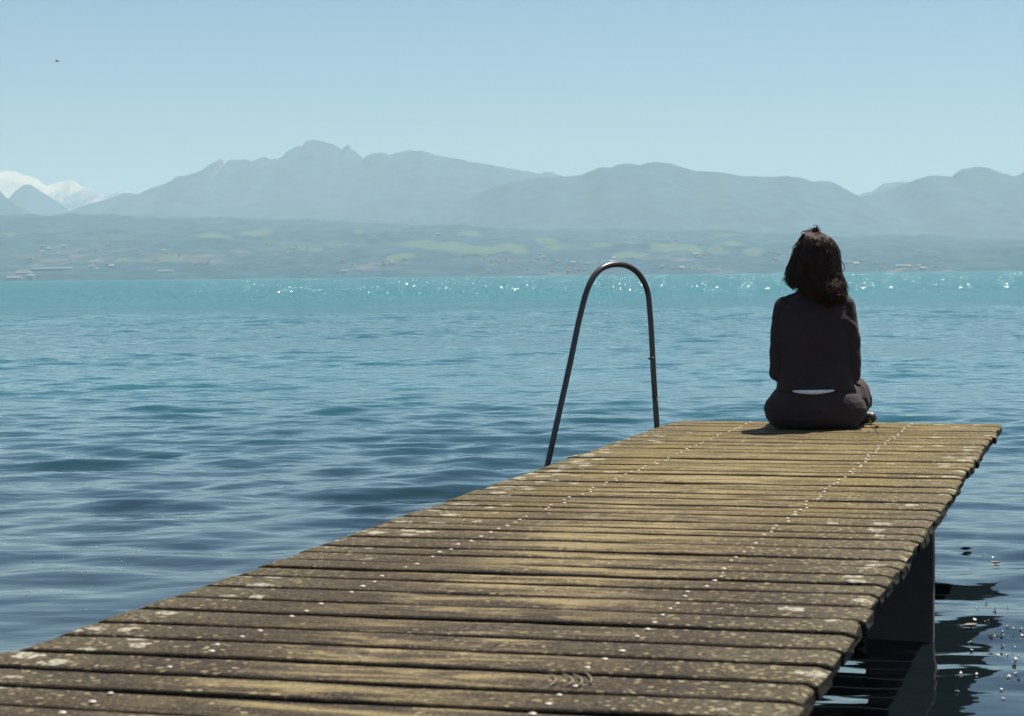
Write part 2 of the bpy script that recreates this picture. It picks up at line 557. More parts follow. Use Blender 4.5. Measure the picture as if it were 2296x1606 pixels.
mountain("mountain", M_E, 18500, 3500, 1500, m_snow, "snow covered high mountain range glowing pale in the distance", 5, 1.2, 0.12)
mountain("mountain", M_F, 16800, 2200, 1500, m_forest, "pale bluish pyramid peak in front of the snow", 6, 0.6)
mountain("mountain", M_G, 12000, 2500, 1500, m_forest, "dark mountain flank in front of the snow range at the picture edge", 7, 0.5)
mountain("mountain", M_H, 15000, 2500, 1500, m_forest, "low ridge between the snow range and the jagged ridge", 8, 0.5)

# ------------------------------------------------------------------ houses on the far shore
m_wall = [simple("house_wall_white", (0.42, 0.42, 0.41), 0.8, 0.08, 0.3), simple("house_wall_cream", (0.30, 0.28, 0.25), 0.8, 0.08, 0.3), simple("house_wall_grey", (0.30, 0.31, 0.32), 0.8, 0.08, 0.3)]
m_roof = [simple("roof_tile_red", (0.19, 0.12, 0.10), 0.9, 0.2, 0.5), simple("roof_tile_brown", (0.22, 0.17, 0.14), 0.9, 0.2, 0.5), simple("roof_sheet_pale", (0.27, 0.28, 0.31), 0.6, 0.1, 0.5)]


def house_mesh(name, L, Wd, H, R, mw, mr):
    mb = MB()
    x, y = L / 2, Wd / 2
    mb.add([(-x, -y, -3), (x, -y, -3), (x, y, -3), (-x, y, -3), (-x, -y, H), (x, -y, H), (x, y, H), (-x, y, H), (-x, 0, H + R), (x, 0, H + R)],
           [(0, 1, 5, 4), (2, 3, 7, 6), (1, 2, 6, 9, 5), (3, 0, 4, 8, 7), (3, 2, 1, 0)], 0)
    e, th = 0.6, 0.35
    for sg in (-1, 1):
        k = R / y
        vs = []
        for zz in (0.02, th):
            vs += [(-x - e, sg * (y + e), H - e * k + zz), (x + e, sg * (y + e), H - e * k + zz), (x + e, 0, H + R + zz), (-x - e, 0, H + R + zz)]
        mb.add(vs, [(0, 1, 2, 3), (4, 5, 6, 7), (0, 1, 5, 4), (1, 2, 6, 5), (2, 3, 7, 6), (3, 0, 4, 7)], 1)
    # darker window band
    for sg in (-1, 1):
        for q in np.arange(-x + 2, x - 1, 3.2):
            for zz in ((1.6, 4.4) if H > 5 else (1.4,)):
                mb.add([(q - .6, sg * (y + .04), zz), (q + .6, sg * (y + .04), zz), (q + .6, sg * (y + .04), zz + 1.4), (q - .6, sg * (y + .04), zz + 1.4)], [(0, 1, 2, 3)], 2)
    me = bpy.data.meshes.new(name)
    me.from_pydata(mb.v, [], mb.f)
    for m_ in (mw, mr, m_glass):
        me.materials.append(m_)
    me.polygons.foreach_set("material_index", mb.m)
    me.update()
    return me


m_glass = simple("dark_window_glass", (0.03, 0.035, 0.04), 0.2)
HM = [house_mesh("house", L, Wd, H, R, m_wall[i], m_roof[j]) for (L, Wd, H, R, i, j) in
      ((12, 9, 6, 3, 0, 0), (15, 10, 6.5, 3.2, 0, 1), (10, 9, 5.5, 2.6, 1, 0), (20, 11, 9, 3, 0, 2), (14, 10, 6, 3, 1, 1), (26, 12, 8, 3, 2, 2))]


def put_house(me, px, py, rz, label, group=None):
    a, b, h = hill_hit(px, py)
    p = local(np.float64(a), np.float64(b), np.float64(h))
    o = bpy.data.objects.new("house", me)
    o.location = p
    o.rotation_euler = (0, 0, YAW + rz)
    if group:
        q = rh.uniform(.45, .75)
        o.scale = (q, q, q)
    link(o)
    return tag(o, label, "house", group)


rh = random.Random(3)
clusters = [(120, 572, 110, 14, 16), (330, 572, 90, 12, 12), (650, 557, 45, 8, 9), (840, 592, 60, 14, 8), (1090, 574, 40, 7, 7), (1150, 583, 60, 10, 10), (980, 529, 12, 3, 3), (1460, 540, 55, 7, 9), (1555, 575, 35, 6, 9),
            (1540, 604, 70, 5, 7), (1190, 609, 160, 4, 10), (800, 612, 90, 3, 5), (1790, 575, 60, 18, 6), (2040, 603, 90, 4, 7), (1970, 590, 120, 6, 7), (480, 590, 80, 14, 7), (250, 592, 120, 18, 8), (1340, 590, 90, 10, 8)]
for (px, py, sx, sy, n) in clusters:
    for k in range(n):
        put_house(rh.choice(HM[:5]), px + rh.gauss(0, sx * 0.6), py + rh.gauss(0, sy * 0.6), rh.uniform(-0.6, 0.6),
                  "tiny pale house of the hazy towns strung along the far shore", "houses of the far shore towns")
H_BIG = house_mesh("house", 16, 12, 10, 2, m_wall[0], m_roof[2])
H_LONG = house_mesh("house", 105, 20, 4, 1.6, m_wall[2], m_roof[2])
H_MID = house_mesh("house", 38, 14, 4.5, 1.6, m_wall[0], m_roof[2])
put_house(H_BIG, 69, 627, 0.1, "bright white block house standing at the waterline below the snowy range")
put_house(H_MID, 33, 627, 0.0, "low pale building by the water beside the bright white block house")
put_house(H_LONG, 118, 606, 0.0, "very long low shed with a pale roof above the white block house")
put_house(H_MID, 54, 616, 0.05, "pale roofed building between the long shed and the waterline")
put_house(H_MID, 372, 612, 0.0, "long pale roof under the jagged ridge near the lake edge")
put_house(H_MID, 2024, 600, 0.0, "bright white building at the waterline next to the sailing boat")

# ------------------------------------------------------------------ sailing boats
m_sail = simple("white_sailcloth", (0.85, 0.84, 0.82), 0.7, 0.05, 2)
m_hull = simple("white_hull", (0.75, 0.76, 0.78), 0.3, 0.05, 2)
m_mast = simple("mast_metal", (0.5, 0.5, 0.5), 0.4)


def sailboat(px, depth, hgt, heading, label):
    p = at_depth(px, 610, depth)
    o = empty("sailboat", (p.x, p.y, 0), YAW + heading)
    L = hgt * 0.85
    mb = MB()
    rings = []
    for i in range(9):
        t = i / 8
        wv = 0.16 * L * math.sin(math.pi * min(1, 0.12 + t * 0.9)) ** 0.7
        x = (t - 0.5) * L
        top = 0.11 * L + 0.03 * L * t * t
        rings.append([(x, -wv, top), (x, -wv * 0.75, 0.0), (x, 0, -0.05 * L), (x, wv * 0.75, 0.0), (x, wv, top), (x, 0, top + 0.01 * L)])
    mb.loft(rings)
    mb.build("hull", m_hull, o)
    mb = MB(); mb.tube([(0.05 * L, 0, 0.1 * L), (0.05 * L, 0, hgt)], 0.06, 6); mb.tube([(0.05 * L, 0, 0.2 * L), (-0.42 * L, 0.05 * L, 0.2 * L)], 0.05, 6)
    mb.build("mast", m_mast, o)

    def sail(nm, a, b, c, belly):
        a, b, c = Vector(a), Vector(b), Vector(c)
        n = 8
        V = []
        for i in range(n + 1):
            for j in range(n + 1):
                u, v = i / n, j / n
                q = a.lerp(b.lerp(c, v), u)
                V.append(q + Vector((0, belly * math.sin(math.pi * v) * math.sin(math.pi * u * 0.9), 0)))
        F = [(i * (n + 1) + j, i * (n + 1) + j + 1, (i + 1) * (n + 1) + j + 1, (i + 1) * (n + 1) + j) for i in range(n) for j in range(n)]
        m2 = MB(); m2.add(V, F)
        s_ = m2.build(nm, m_sail, o)
        sm = s_.modifiers.new("thick", 'SOLIDIFY'); sm.thickness = 0.03
    sail("mainsail", (0.04 * L, 0, hgt * 0.98), (0.04 * L, 0, 0.22 * L), (-0.42 * L, 0.05 * L, 0.22 * L), 0.06 * L)
    sail("jib", (0.06 * L, 0, hgt * 0.85), (0.12 * L, 0.06 * L, 0.18 * L), (0.48 * L, 0, 0.15 * L), 0.05 * L)
    return tag(o, label, "sailboat")


sailboat(1984, 3600, 9.5, 0.5, "small white sailboat on the far water beside the seated person")
sailboat(1966, 4200, 8.5, 0.9, "faint distant sail, smaller and paler than the other sailboat")

# ------------------------------------------------------------------ dock
PL0 = on_plane(1515, 944, DECKZ); PR0 = on_plane(2245, 949, DECKZ)
XL = sum(on_plane(x, y, DECKZ).x for x, y in ((1515, 945), (1200, 1048), (770, 1195), (360, 1340), (210, 1400))) / 5
XR = sum(on_plane(x, y, DECKZ).x for x, y in ((2240, 949), (2090, 1190), (2010, 1290), (1880, 1462), (1790, 1582))) / 5
YF = (PL0.y + PR0.y) / 2
NXL = on_plane(1440, 1050, DECKZ).x
NXR = on_plane(1457, 1406, DECKZ).x
WD = XR - XL

dock = empty("dock", ((XL + XR) / 2, YF, 0))
DX, DY = (XL + XR) / 2, YF
tag(dock, "weathered wooden plank jetty spotted with lichen, running out over the lake", "dock")

m = NT("weathered_plank")
c = m.coord()
sx = m.n('ShaderNodeSeparateXYZ', {0: c})
rnd = m.attr('plank_seed')
off = m.n('ShaderNodeCombineXYZ', {0: m.math('MULTIPLY', rnd, 37.0), 1: m.math('MULTIPLY', rnd, 91.0), 2: rnd}).outputs[0]
cs = m.n('ShaderNodeVectorMath', {0: c, 1: off}, operation='ADD').outputs[0]
grain = m.noise(m.mapping(cs, (2.2, 60, 30)), 1.0, 6, 0.65, 0.6)
fine = m.noise(m.mapping(cs, (9, 190, 60)), 1.0, 4, 0.7)
blot = m.noise(m.mapping(cs, (1.3, 5, 3)), 1.0, 4, 0.6, 0.5)
mott = m.noise(c, 95.0, 4, 0.7)
# silvered and brown wood
wood = m.mix(m.ramp(grain, 0.36, 0.62), (0.052, 0.035, 0.013), (0.262, 0.182, 0.050))
wood = m.mix(m.ramp(fine, 0.42, 0.66, 0, 0.75), wood, (0.038, 0.027, 0.015))
wood = m.mix(m.ramp(blot, 0.45, 0.62, 0, 0.7), wood, (0.074, 0.053, 0.024))
# dark tone per plank
wood = m.mix(m.ramp(rnd, 0.0, 1.0, 0.0, 0.45), wood, (0.062, 0.045, 0.027))
# across the jetty: u = 0 at the middle, 1 at the edges
u = m.math('ABSOLUTE', m.math('DIVIDE', sx.outputs[0], WD / 2))
yy = sx.outputs[1]
# nearer planks: darker weathered wood plus lens vignette painted into the colour
aged_vignette = m.ramp(m.math('ADD', yy, m.math('MULTIPLY', blot, 1.2)), -2.0, -4.9)
wood = m.mix(m.math('MULTIPLY', aged_vignette, 0.84), wood, (0.027, 0.0195, 0.0155))
# trodden pale patches along the middle
worn = m.noise(m.mapping(c, (3.6, 15.0, 1), rot=(0, 0, 0.22)), 1.0, 6, 0.68, 0.9)
wornf = m.math('MULTIPLY', m.ramp(worn, 0.42, 0.58), m.ramp(m.math('ADD', u, m.math('MULTIPLY', blot, 0.5)), 0.85, 0.45))
wood = m.mix(m.math('MULTIPLY', wornf, m.ramp(yy, -0.8, -2.6, 0.35, 0.85)), wood, (0.325, 0.250, 0.118))
scr = m.noise(m.mapping(c, (42, 5.0, 1), rot=(0, 0, 0.32)), 1.0, 2, 0.5)
wood = m.mix(m.math('MULTIPLY', m.ramp(scr, 0.60, 0.72), m.math('MULTIPLY', m.ramp(u, 0.6, 0.4), 0.55)), wood, (0.30, 0.25, 0.17))
# ochre moss along the nail lines
d1 = m.math('ABSOLUTE', m.math('SUBTRACT', u, 0.60))
mossn = m.noise(m.mapping(c, (3, 5, 3)), 1.0, 5, 0.65)
mossf = m.math('MULTIPLY', m.ramp(m.math('ADD', mossn, m.math('MULTIPLY', d1, -0.75)), 0.35, 0.50), m.ramp(aged_vignette, 0.95, 0.2, 0.15, 1))
wood = m.mix(m.math('MULTIPLY', mossf, m.ramp(mott, 0.35, 0.6, 0.2, 0.75)), wood, (0.235, 0.170, 0.055))
# orange algae in spots
orn = m.noise(m.mapping(cs, (5, 16, 8)), 1.0, 3, 0.6)
wood = m.mix(m.math('MULTIPLY', m.ramp(orn, 0.70, 0.76), 0.8), wood, (0.36, 0.15, 0.02))
wood = m.mix(m.math('MULTIPLY', m.math('MULTIPLY', aged_vignette, 0.74), m.math('SUBTRACT', 1.0, m.math('MULTIPLY', wornf, 0.75))), wood, (0.026, 0.0185, 0.0150))  # second pass of the painted vignette darkening, sparing the worn patches
spk = m.noise(c, 150.0, 5, 0.75)
wood = m.mix(m.ramp(spk, 0.52, 0.64, 0, 0.85), wood, (0.030, 0.021, 0.012))
wood = m.mix(m.math('MULTIPLY', m.ramp(spk, 0.46, 0.36), 0.6), wood, (0.330, 0.265, 0.140))
# grey green crust toward the edges
cr = m.math('MULTIPLY', m.ramp(m.math('ADD', u, m.math('MULTIPLY', m.math('SUBTRACT', blot, 0.5), 0.8)), 0.55, 0.95), m.ramp(mott, 0.42, 0.58))
wood = m.mix(m.math('MULTIPLY', cr, 0.55), wood, (0.175, 0.150, 0.085))
# small pale lichen dots and larger rosettes
lm = m.noise(m.mapping(c, (2.3, 2.3, 1)), 1.0, 4, 0.7)
v1 = m.n('ShaderNodeTexVoronoi', {'Vector': m.n('ShaderNodeVectorMath', {0: c, 1: m.n('ShaderNodeVectorMath', {0: m.n('ShaderNodeTexNoise', {'Vector': c, 'Scale': 45.0}).outputs[1], 1: (0.02, 0.02, 0.0)}, operation='MULTIPLY').outputs[0]}, operation='ADD').outputs[0], 'Scale': 52.0, 'Randomness': 1.0})
v1r = m.n('ShaderNodeSeparateXYZ', {0: v1.outputs['Color']}).outputs[0]
dens = m.math('ADD', m.math('MULTIPLY', m.ramp(m.math('ADD', u, m.math('MULTIPLY', sx.outputs[0], 0.35)), 0.35, 1.0), 0.62), m.math('SUBTRACT', m.math('MULTIPLY', lm, 2.0), 0.86))
dot = m.math('MULTIPLY', m.ramp(m.math('ADD', v1.outputs['Distance'], m.math('MULTIPLY', m.noise(c, 60.0, 2), 0.5)), 0.60, 0.48), m.math('LESS_THAN', v1r, dens))
wood = m.mix(m.math('MULTIPLY', dot, 0.72), wood, (0.36, 0.295, 0.155))
v2 = m.n('ShaderNodeTexVoronoi', {'Vector': m.n('ShaderNodeVectorMath', {0: c, 1: m.n('ShaderNodeVectorMath', {0: m.n('ShaderNodeTexNoise', {'Vector': c, 'Scale': 28.0, 'Detail': 4.0}).outputs[1], 1: (0.055, 0.055, 0.0)}, operation='MULTIPLY').outputs[0]}, operation='ADD').outputs[0], 'Scale': 15.0})
v2r = m.n('ShaderNodeSeparateXYZ', {0: v2.outputs['Color']}).outputs[1]
dens2 = m.math('SUBTRACT', m.math('MULTIPLY', m.ramp(u, 0.55, 0.9), m.ramp(lm, 0.3, 0.55)), m.math('MULTIPLY', aged_vignette, 0.35))
dens2 = m.math('MULTIPLY', dens2, m.math('MULTIPLY', m.ramp(yy, -0.2, -1.2, 0.3, 1.0), m.ramp(sx.outputs[0], -0.2, 0.2, 0.95, 0.38)))
ros = m.math('MULTIPLY', m.ramp(v2.outputs['Distance'], 0.44, 0.36), m.math('LESS_THAN', v2r, dens2))
wood = m.mix(m.math('MULTIPLY', ros, m.ramp(mott, 0.40, 0.58, 0.15, 0.95)), wood, (0.42, 0.39, 0.30))
ed = m.attr('edge_dirt')
wood = m.mix(m.math('MULTIPLY', ed, m.ramp(mott, 0.25, 0.75, 1.0, 0.7)), wood, (0.016, 0.0115, 0.0095))
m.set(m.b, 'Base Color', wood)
m.set(m.b, 'Roughness', m.ramp(grain, 0.3, 0.7, 0.55, 0.8))
m.set(m.b, 'Specular IOR Level', 0.10)
hgt = m.math('ADD', m.math('MULTIPLY', fine, 0.6), m.math('ADD', grain, m.math('MULTIPLY', m.math('ADD', dot, ros), 0.5)))
hgt = m.math('ADD', hgt, m.math('MULTIPLY', mott, 0.6))
m.set(m.b, 'Normal', m.n('ShaderNodeBump', {'Height': hgt, 'Strength': 0.9, 'Distance': 0.004}).outputs[0])
m_plank = m.mat

# plank front edges (distance along the jetty, measured from its end toward the shore)
gaps_px = [1279, 1300, 1326, 1354, 1384, 1418, 1452, 1491.7, 1534, 1576]
near = sorted(YF - on_plane(892, g, DECKZ).y for g in gaps_px)
rp = random.Random(12)
edges = [0.0]
first = near[0]
nfar = round(first / 0.149)
wts = [rp.uniform(0.78, 1.22) for _ in range(nfar)]
for q in wts[:-1]:
    edges.append(edges[-1] + q * first / sum(wts))
edges += near
while edges[-1] < YF + 0.6:
    edges.append(edges[-1] + rp.uniform(0.145, 0.172))

V, F, SEED, EDG = [], [], [], []
TH = 0.036
for i in range(len(edges) - 1):
    gap = rp.choice([0.019, 0.022, 0.026, 0.030])
    y1 = -edges[i] - gap / 2
    y0 = -edges[i + 1] + gap / 2
    if i == 0:
        y1 = 0.0
    xl = -WD / 2 + rp.gauss(0, 0.005)
    xr = WD / 2 + rp.gauss(0, 0.0035)
    zt = rp.gauss(0, 0.0009)
    tilt = rp.gauss(0, 0.003)
    seed = rp.random()
    nx = 150
    xs = np.linspace(xl, xr, nx)
    e0 = 0.0022 * fbm(xs * 9, xs * 0 + i * 7.1, 3, 4) + 0.0012 * fbm(xs * 60, xs * 0 + i * 3.3, 5, 2)
    e1 = 0.0022 * fbm(xs * 9, xs * 0 + i * 5.7 + 50, 4, 4) + 0.0012 * fbm(xs * 60, xs * 0 + i * 2.9, 6, 2)
    zz = 0.0016 * fbm(xs * 3, xs * 0 + i * 4.4, 8, 3)
    base = len(V)
    b_ = 0.006
    np_ = 10
    for k in range(nx):
        ya, yb = y0 + e0[k], y1 + e1[k]
        endr = 0.006 if k in (0, nx - 1) else (0.002 if k in (1, nx - 2) else 0.0)
        top = DECKZ + zt + zz[k] - endr
        bot = DECKZ - TH + zt + (0.004 if endr else 0)
        dz = lambda y: (y - (y0 + y1) / 2) * tilt
        pr = [(ya + 0.002, bot), (ya, bot + 0.012), (ya, top - b_), (ya + b_ * 0.35, top - b_ * 0.3), (ya + b_ * 1.2, top),
              (yb - b_ * 1.2, top), (yb - b_ * 0.35, top - b_ * 0.3), (yb, top - b_), (yb, bot + 0.012), (yb - 0.002, bot)]
        xk = xs[k]
        for (yy_, z_) in pr:
            jx = 0.0
            if k in (0, nx - 1):
                jx = 0.006 * float(vnoise(yy_ * 60 + i * 3, z_ * 60, 9))
            V.append((xk + jx, yy_, z_ + dz(yy_)))
            SEED.append(seed)
            EDG.append(0.0 if abs(z_ - top) < 1e-6 else 1.0)
    for k in range(nx - 1):
        for j in range(np_):
            a, b2 = base + k * np_ + j, base + k * np_ + (j + 1) % np_
            F.append((a, b2, b2 + np_, a + np_))
    F.append(tuple(base + j for j in reversed(range(np_))))
    F.append(tuple(base + (nx - 1) * np_ + j for j in range(np_)))
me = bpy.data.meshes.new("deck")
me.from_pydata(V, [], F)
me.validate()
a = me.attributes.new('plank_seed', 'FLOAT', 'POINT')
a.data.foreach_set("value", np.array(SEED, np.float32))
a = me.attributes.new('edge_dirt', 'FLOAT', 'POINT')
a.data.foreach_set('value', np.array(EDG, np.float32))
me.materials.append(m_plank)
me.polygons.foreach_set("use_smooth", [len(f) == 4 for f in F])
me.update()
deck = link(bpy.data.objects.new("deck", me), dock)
bpy.context.view_layer.update()

# nail heads, two per plank on each joist
m_nail = simple("galvanised_nail", (0.48, 0.42, 0.34), 0.42, 0.35, 300)
nail_me = []
for k in range(4):
    mb = MB()
    r = (0.0055, 0.006, 0.0065, 0.007)[k]
    mb.loft([ellipse(0.0005 + r * 0.5 * math.sin(t), r * math.cos(t), r * math.cos(t), 0, 0, 12) for t in (0.0, 0.35, 0.7, 1.05, 1.4)])
    me = bpy.data.meshes.new("nail")
    me.from_pydata(mb.v, [], mb.f)
    me.materials.append(m_nail)
    me.polygons.foreach_set("use_smooth", [True] * len(me.polygons))
    me.update()
    nail_me.append(me)
spots = []
for nxp in (NXL, NXR):
    for i in range(len(edges) - 1):
        for fr in (0.27, 0.73):
            if rp.random() < 0.12:
                continue
            spots.append((nxp - DX + rp.gauss(0, 0.008), -(edges[i] * (1 - fr) + edges[i + 1] * fr) + rp.gauss(0, 0.006), rp.randrange(4)))
seen = [q for q in spots if (Vector((q[0] + DX, q[1] + DY, DECKZ)) - CAM).dot(Fw) > 3.25]
seen.sort(key=lambda q: q[1])
mb = MB()
for q in spots:
    if q in seen[:100]:
        o = bpy.data.objects.new("nail", nail_me[q[2]])
        o.location = (q[0], q[1], DECKZ)
        link(o, dock)
    else:
        me = nail_me[q[2]]
        mb.add([(v.co.x + q[0], v.co.y + q[1], v.co.z + DECKZ) for v in me.vertices], [tuple(p.vertices) for p in me.polygons])
tag(mb.build("nail", m_nail, dock), kind="stuff")

# scratched arcs on one near plank
m_scr = simple("scratched_pale_wood", (0.17, 0.135, 0.085), 0.8, 0.3, 200)
mb = MB()
for (x0, y0, x1, y1, bow) in ((1236, 1512, 1232, 1538, 12), (1262, 1511, 1272, 1537, 16), (1285, 1512, 1296, 1538, 14), (1313, 1509, 1323, 1532, 7)):
    pts = []
    for k in range(9):
        t = k / 8
        p = on_plane(x0 + (x1 - x0) * t + bow * math.sin(math.pi * t), y0 + (y1 - y0) * t, DECKZ + 0.003)
        pts.append((p.x - DX, p.y - DY, p.z))
    mb.tube(pts, [0.0005 + 0.0016 * math.sin(math.pi * (0.1 + 0.8 * k / 8)) for k in range(9)], 6)
mb.build("scratch", m_scr, dock)

# joists, crossbeam and piles
m_dark = simple("wet_dark_timber", (0.078, 0.048, 0.047), 0.7, 0.35, 14, 0.004)
mb = MB()
for nxp in (NXL, NXR):
    mb.box((nxp - DX, -(YF + 0.4) / 2 - 0.03, DECKZ - TH - 0.065), (0.07, YF + 0.3, 0.12))
mb.build("joist", m_dark, dock, False)
pr_ = on_plane(2090, 1440, 0.0)
pl_ = on_plane(1941, 1446, 0.0)
pc = (pr_ + pl_) / 2
pw = (pr_ - pl_).length


def pile(xc, yc):
    mb = MB()
    rings = []
    for k in range(14):
        z = -1.6 + (DECKZ - TH - 0.004 + 1.6) * k / 13
        q = []
        for (sx_, sy_) in ((-1, -1), (-.92, -1.0), (.92, -1.0), (1, -1), (1, -.92), (1, .92), (1, 1), (-1, 1)):
            j = 0.004 * float(vnoise(sx_ * 3 + xc, z * 6, 14))
            q.append((xc + (pw * 0.47 + j) * sx_ * (0.985 if abs(sx_) == abs(sy_) else 1), yc + (pw * 0.16 + j) * sy_ * (0.985 if abs(sx_) == abs(sy_) else 1), z))
        rings.append(q)
    mb.loft(rings)
    return mb.build("pile", m_dark, dock, False)


pile(pc.x - DX, pc.y - DY + 0.06)
pile(-(pc.x - DX), pc.y - DY + 0.06)
mb = MB()
mb.box((0, pc.y - DY + 0.06, DECKZ - TH - 0.125 - 0.075), (abs(pc.x - DX) * 2 - pw * 0.96, 0.1, 0.14))
mb.build("crossbeam", m_dark, dock, False)

# ------------------------------------------------------------------ swimming ladder rail
def c2(x, y):
    return (1189.6 + x * 0.3056, 565 + y * 0.3056)


RP = [c2(*q) for q in ((127, 1550), (205, 1200), (285, 840), (345, 550), (372, 435), (395, 345), (415, 282), (440, 222), (470, 172), (510, 131), (545, 110), (585, 97), (640, 91), (690, 97), (735, 115), (780, 147), (815, 190), (842, 240), (860, 295), (870, 370), (885, 560), (900, 850), (912, 1050), (927, 1280))]
x0, x1 = RP[0][0], RP[-1][0]
P3 = [at_depth(px, py, 8.95 + (9.36 - 8.95) * (px - x0) / (x1 - x0)) for px, py in RP]
dn = (P3[0] - P3[1]).normalized()
P3 = [P3[0] + dn * ((P3[0].z + 0.7) / -dn.z)] + P3
dn = (P3[-1] - P3[-2]).normalized()
P3 = P3 + [P3[-1] + dn * ((P3[-1].z + 0.7) / -dn.z)]
# smooth resample
def catmull(P, n):
    out = []
    for i in range(len(P) - 1):
        a, b, c_, d = P[max(i - 1, 0)], P[i], P[i + 1], P[min(i + 2, len(P) - 1)]
        for k in range(n):
            t = k / n
            out.append(0.5 * ((2 * b) + (c_ - a) * t + (2 * a - 5 * b + 4 * c_ - d) * t * t + (3 * b - a - 3 * c_ + d) * t ** 3))
    return out + [P[-1]]


ctr = P3[-1].copy()
rail = empty("ladder_rail", (ctr.x, ctr.y, 0))
tag(rail, "dark brown metal tube bent into a tall arch, rising beside the jetty edge", "handrail")
m_tube = simple("brown_painted_steel", (0.058, 0.038, 0.037), 0.32, 0.25, 40, 0.0004, spec=0.6)
mb = MB()
pts = [p - Vector((ctr.x, ctr.y, 0)) for p in catmull(P3, 5)]
mb.tube(pts, 0.0128, 16)
mb.build("tube", m_tube, rail)
q = at_depth(*c2(877, 782), 9.30) - Vector((ctr.x, ctr.y, 0))
mb = MB()
mb.capsule(q + Vector((0.012, 0, 0)), 0.006, q + Vector((-0.006, 0, 0)), 0.0045, 10)
mb.build("bolt", m_tube, rail)

# ------------------------------------------------------------------ person
base = at_depth(1828, 960, 9.10)
base.z = DECKZ
face_az = math.atan2(base.y, base.x) - math.pi / 2
PR = math.radians(2)


def fabric(name, col, rough=0.9, bscale=9.0, bump=0.006, sheen=0.04):
    m = NT(name)
    c = m.coord()
    f = m.noise(m.mapping(c, (1, 1, 1.6)), bscale, 3, 0.55, 0.7)
    w_ = m.noise(c, 420, 2)
    m.set(m.b, 'Base Color', m.mix(f, tuple(x * 0.85 for x in col), tuple(x * 1.15 for x in col)))
    m.set(m.b, 'Roughness', rough)
    m.set(m.b, 'Specular IOR Level', 0.25)
    m.set(m.b, 'Sheen Weight', sheen)
    m.set(m.b, 'Sheen Roughness', 0.5)
    h = m.math('ADD', f, m.math('MULTIPLY', w_, 0.05))
    m.set(m.b, 'Normal', m.n('ShaderNodeBump', {'Height': h, 'Strength': 1.0, 'Distance': bump}).outputs[0])
    return m.mat


m_skin = NT("skin")
_c = m_skin.coord()
m_skin.set(m_skin.b, 'Base Color', m_skin.mix(m_skin.noise(_c, 30, 3), (0.40, 0.24, 0.17), (0.48, 0.30, 0.22)))
m_skin.set(m_skin.b, 'Roughness', 0.5)
m_skin = m_skin.mat
m_sweat = fabric("dark_plum_knit", (0.040, 0.026, 0.027), bump=0.008)
m_trous = fabric("dark_trouser_cloth", (0.043, 0.028, 0.029), bscale=11, bump=0.008)
m_shirt = fabric("white_cotton", (0.80, 0.80, 0.84), bscale=25, bump=0.004, sheen=0)
m_shoe = simple("dark_shoe_leather", (0.055, 0.038, 0.041), 0.45, 0.3, 40, 0.001)
m_sole = simple("shoe_rubber", (0.05, 0.045, 0.045), 0.7)


def solid(name, mb, mat, parent, voxel, smooth=4, drape=0):
    o = mb.build(name, mat, parent)
    r = o.modifiers.new("union", 'REMESH')
    r.mode = 'VOXEL'
    r.voxel_size = voxel
    r.use_smooth_shade = True
    s_ = o.modifiers.new("soft", 'SMOOTH')
    s_.iterations = smooth
    s_.factor = 0.5
    if drape:
        t_ = bpy.data.textures.new(name + '_drape', 'CLOUDS')
        t_.noise_scale = 0.075
        t_.noise_depth = 2
        dm = o.modifiers.new('drape', 'DISPLACE')
        dm.texture = t_
        dm.texture_coords = 'LOCAL'
        dm.strength = drape
        dm.mid_level = 0.5
    return o


L_SH, R_SH = (-0.125, 0.03, 0.520), (0.127, 0.03, 0.518)
L_EL, R_EL = (-0.154, 0.015, 0.240), (0.152, 0.02, 0.225)
L_WR, R_WR = (-0.075, 0.245, 0.205), (0.085, 0.245, 0.215)
L_HIP, R_HIP = (-0.105, 0.03, 0.100), (0.105, 0.03, 0.100)
L_KN, R_KN = (-0.112, 0.40, 0.120), (0.172, 0.33, 0.135)
L_AN, R_AN = (0.165, 0.27, 0.050), (-0.02, 0.34, 0.060)

TORSO = [(0.160, .166, .122, 0, 0), (0.20, .160, .113, 0, .002), (0.25, .148, .103, 0, .005), (0.32, .143, .102, 0, .012), (0.40, .152, .108, 0, .018),
         (0.47, .158, .106, 0, .022), (0.52, .150, .092, 0, .028), (0.55, .125, .075, 0, .032), (0.575, .088, .062, 0, .036), (0.60, .062, .054, 0, .040)]

# body: torso, limbs, neck, head and hands in one skin
mb = MB()
mb.loft([ellipse(z, hx - 0.012, hy - 0.012, cx, cy) for z, hx, hy, cx, cy in TORSO])
mb.loft([ellipse(z, hx, hy, 0, cy) for z, hx, hy, cy in ((.012, .15, .09, .0), (.05, .19, .12, .0), (.10, .20, .13, .0), (.16, .155, .115, 0))])
for (a, ra, b, rb) in ((L_SH, .040, L_EL, .033), (L_EL, .033, L_WR, .024), (R_SH, .040, R_EL, .033), (R_EL, .033, R_WR, .024),
                       (L_HIP, .080, L_KN, .050), (L_KN, .048, L_AN, .032), (R_HIP, .080, R_KN, .050), (R_KN, .048, R_AN, .032)):
    mb.capsule(a, ra, b, rb)
mb.capsule((0, .032, .56), .050, (0, .045, .66), .046)
HC = Vector((0.0, .050, .725))
mb.loft([ellipse(HC.z + z, hx, hy, 0, HC.y + cy, 28) for z, hx, hy, cy in
         ((-.105, .022, .020, .062), (-.095, .040, .040, .045), (-.07, .055, .072, .018), (-.04, .064, .088, .008), (0, .071, .094, .0), (.035, .073, .095, -.004), (.07, .064, .084, -.006), (.095, .045, .060, -.008), (.109, .018, .025, -.008))])
mb.capsule(HC + Vector((0, .092, .012)), .008, HC + Vector((0, .108, -.022)), .012, 10)      # nose
mb.capsule(HC + Vector((-.016, .090, -.055)), .0065, HC + Vector((.016, .090, -.055)), .0065, 10)   # lips
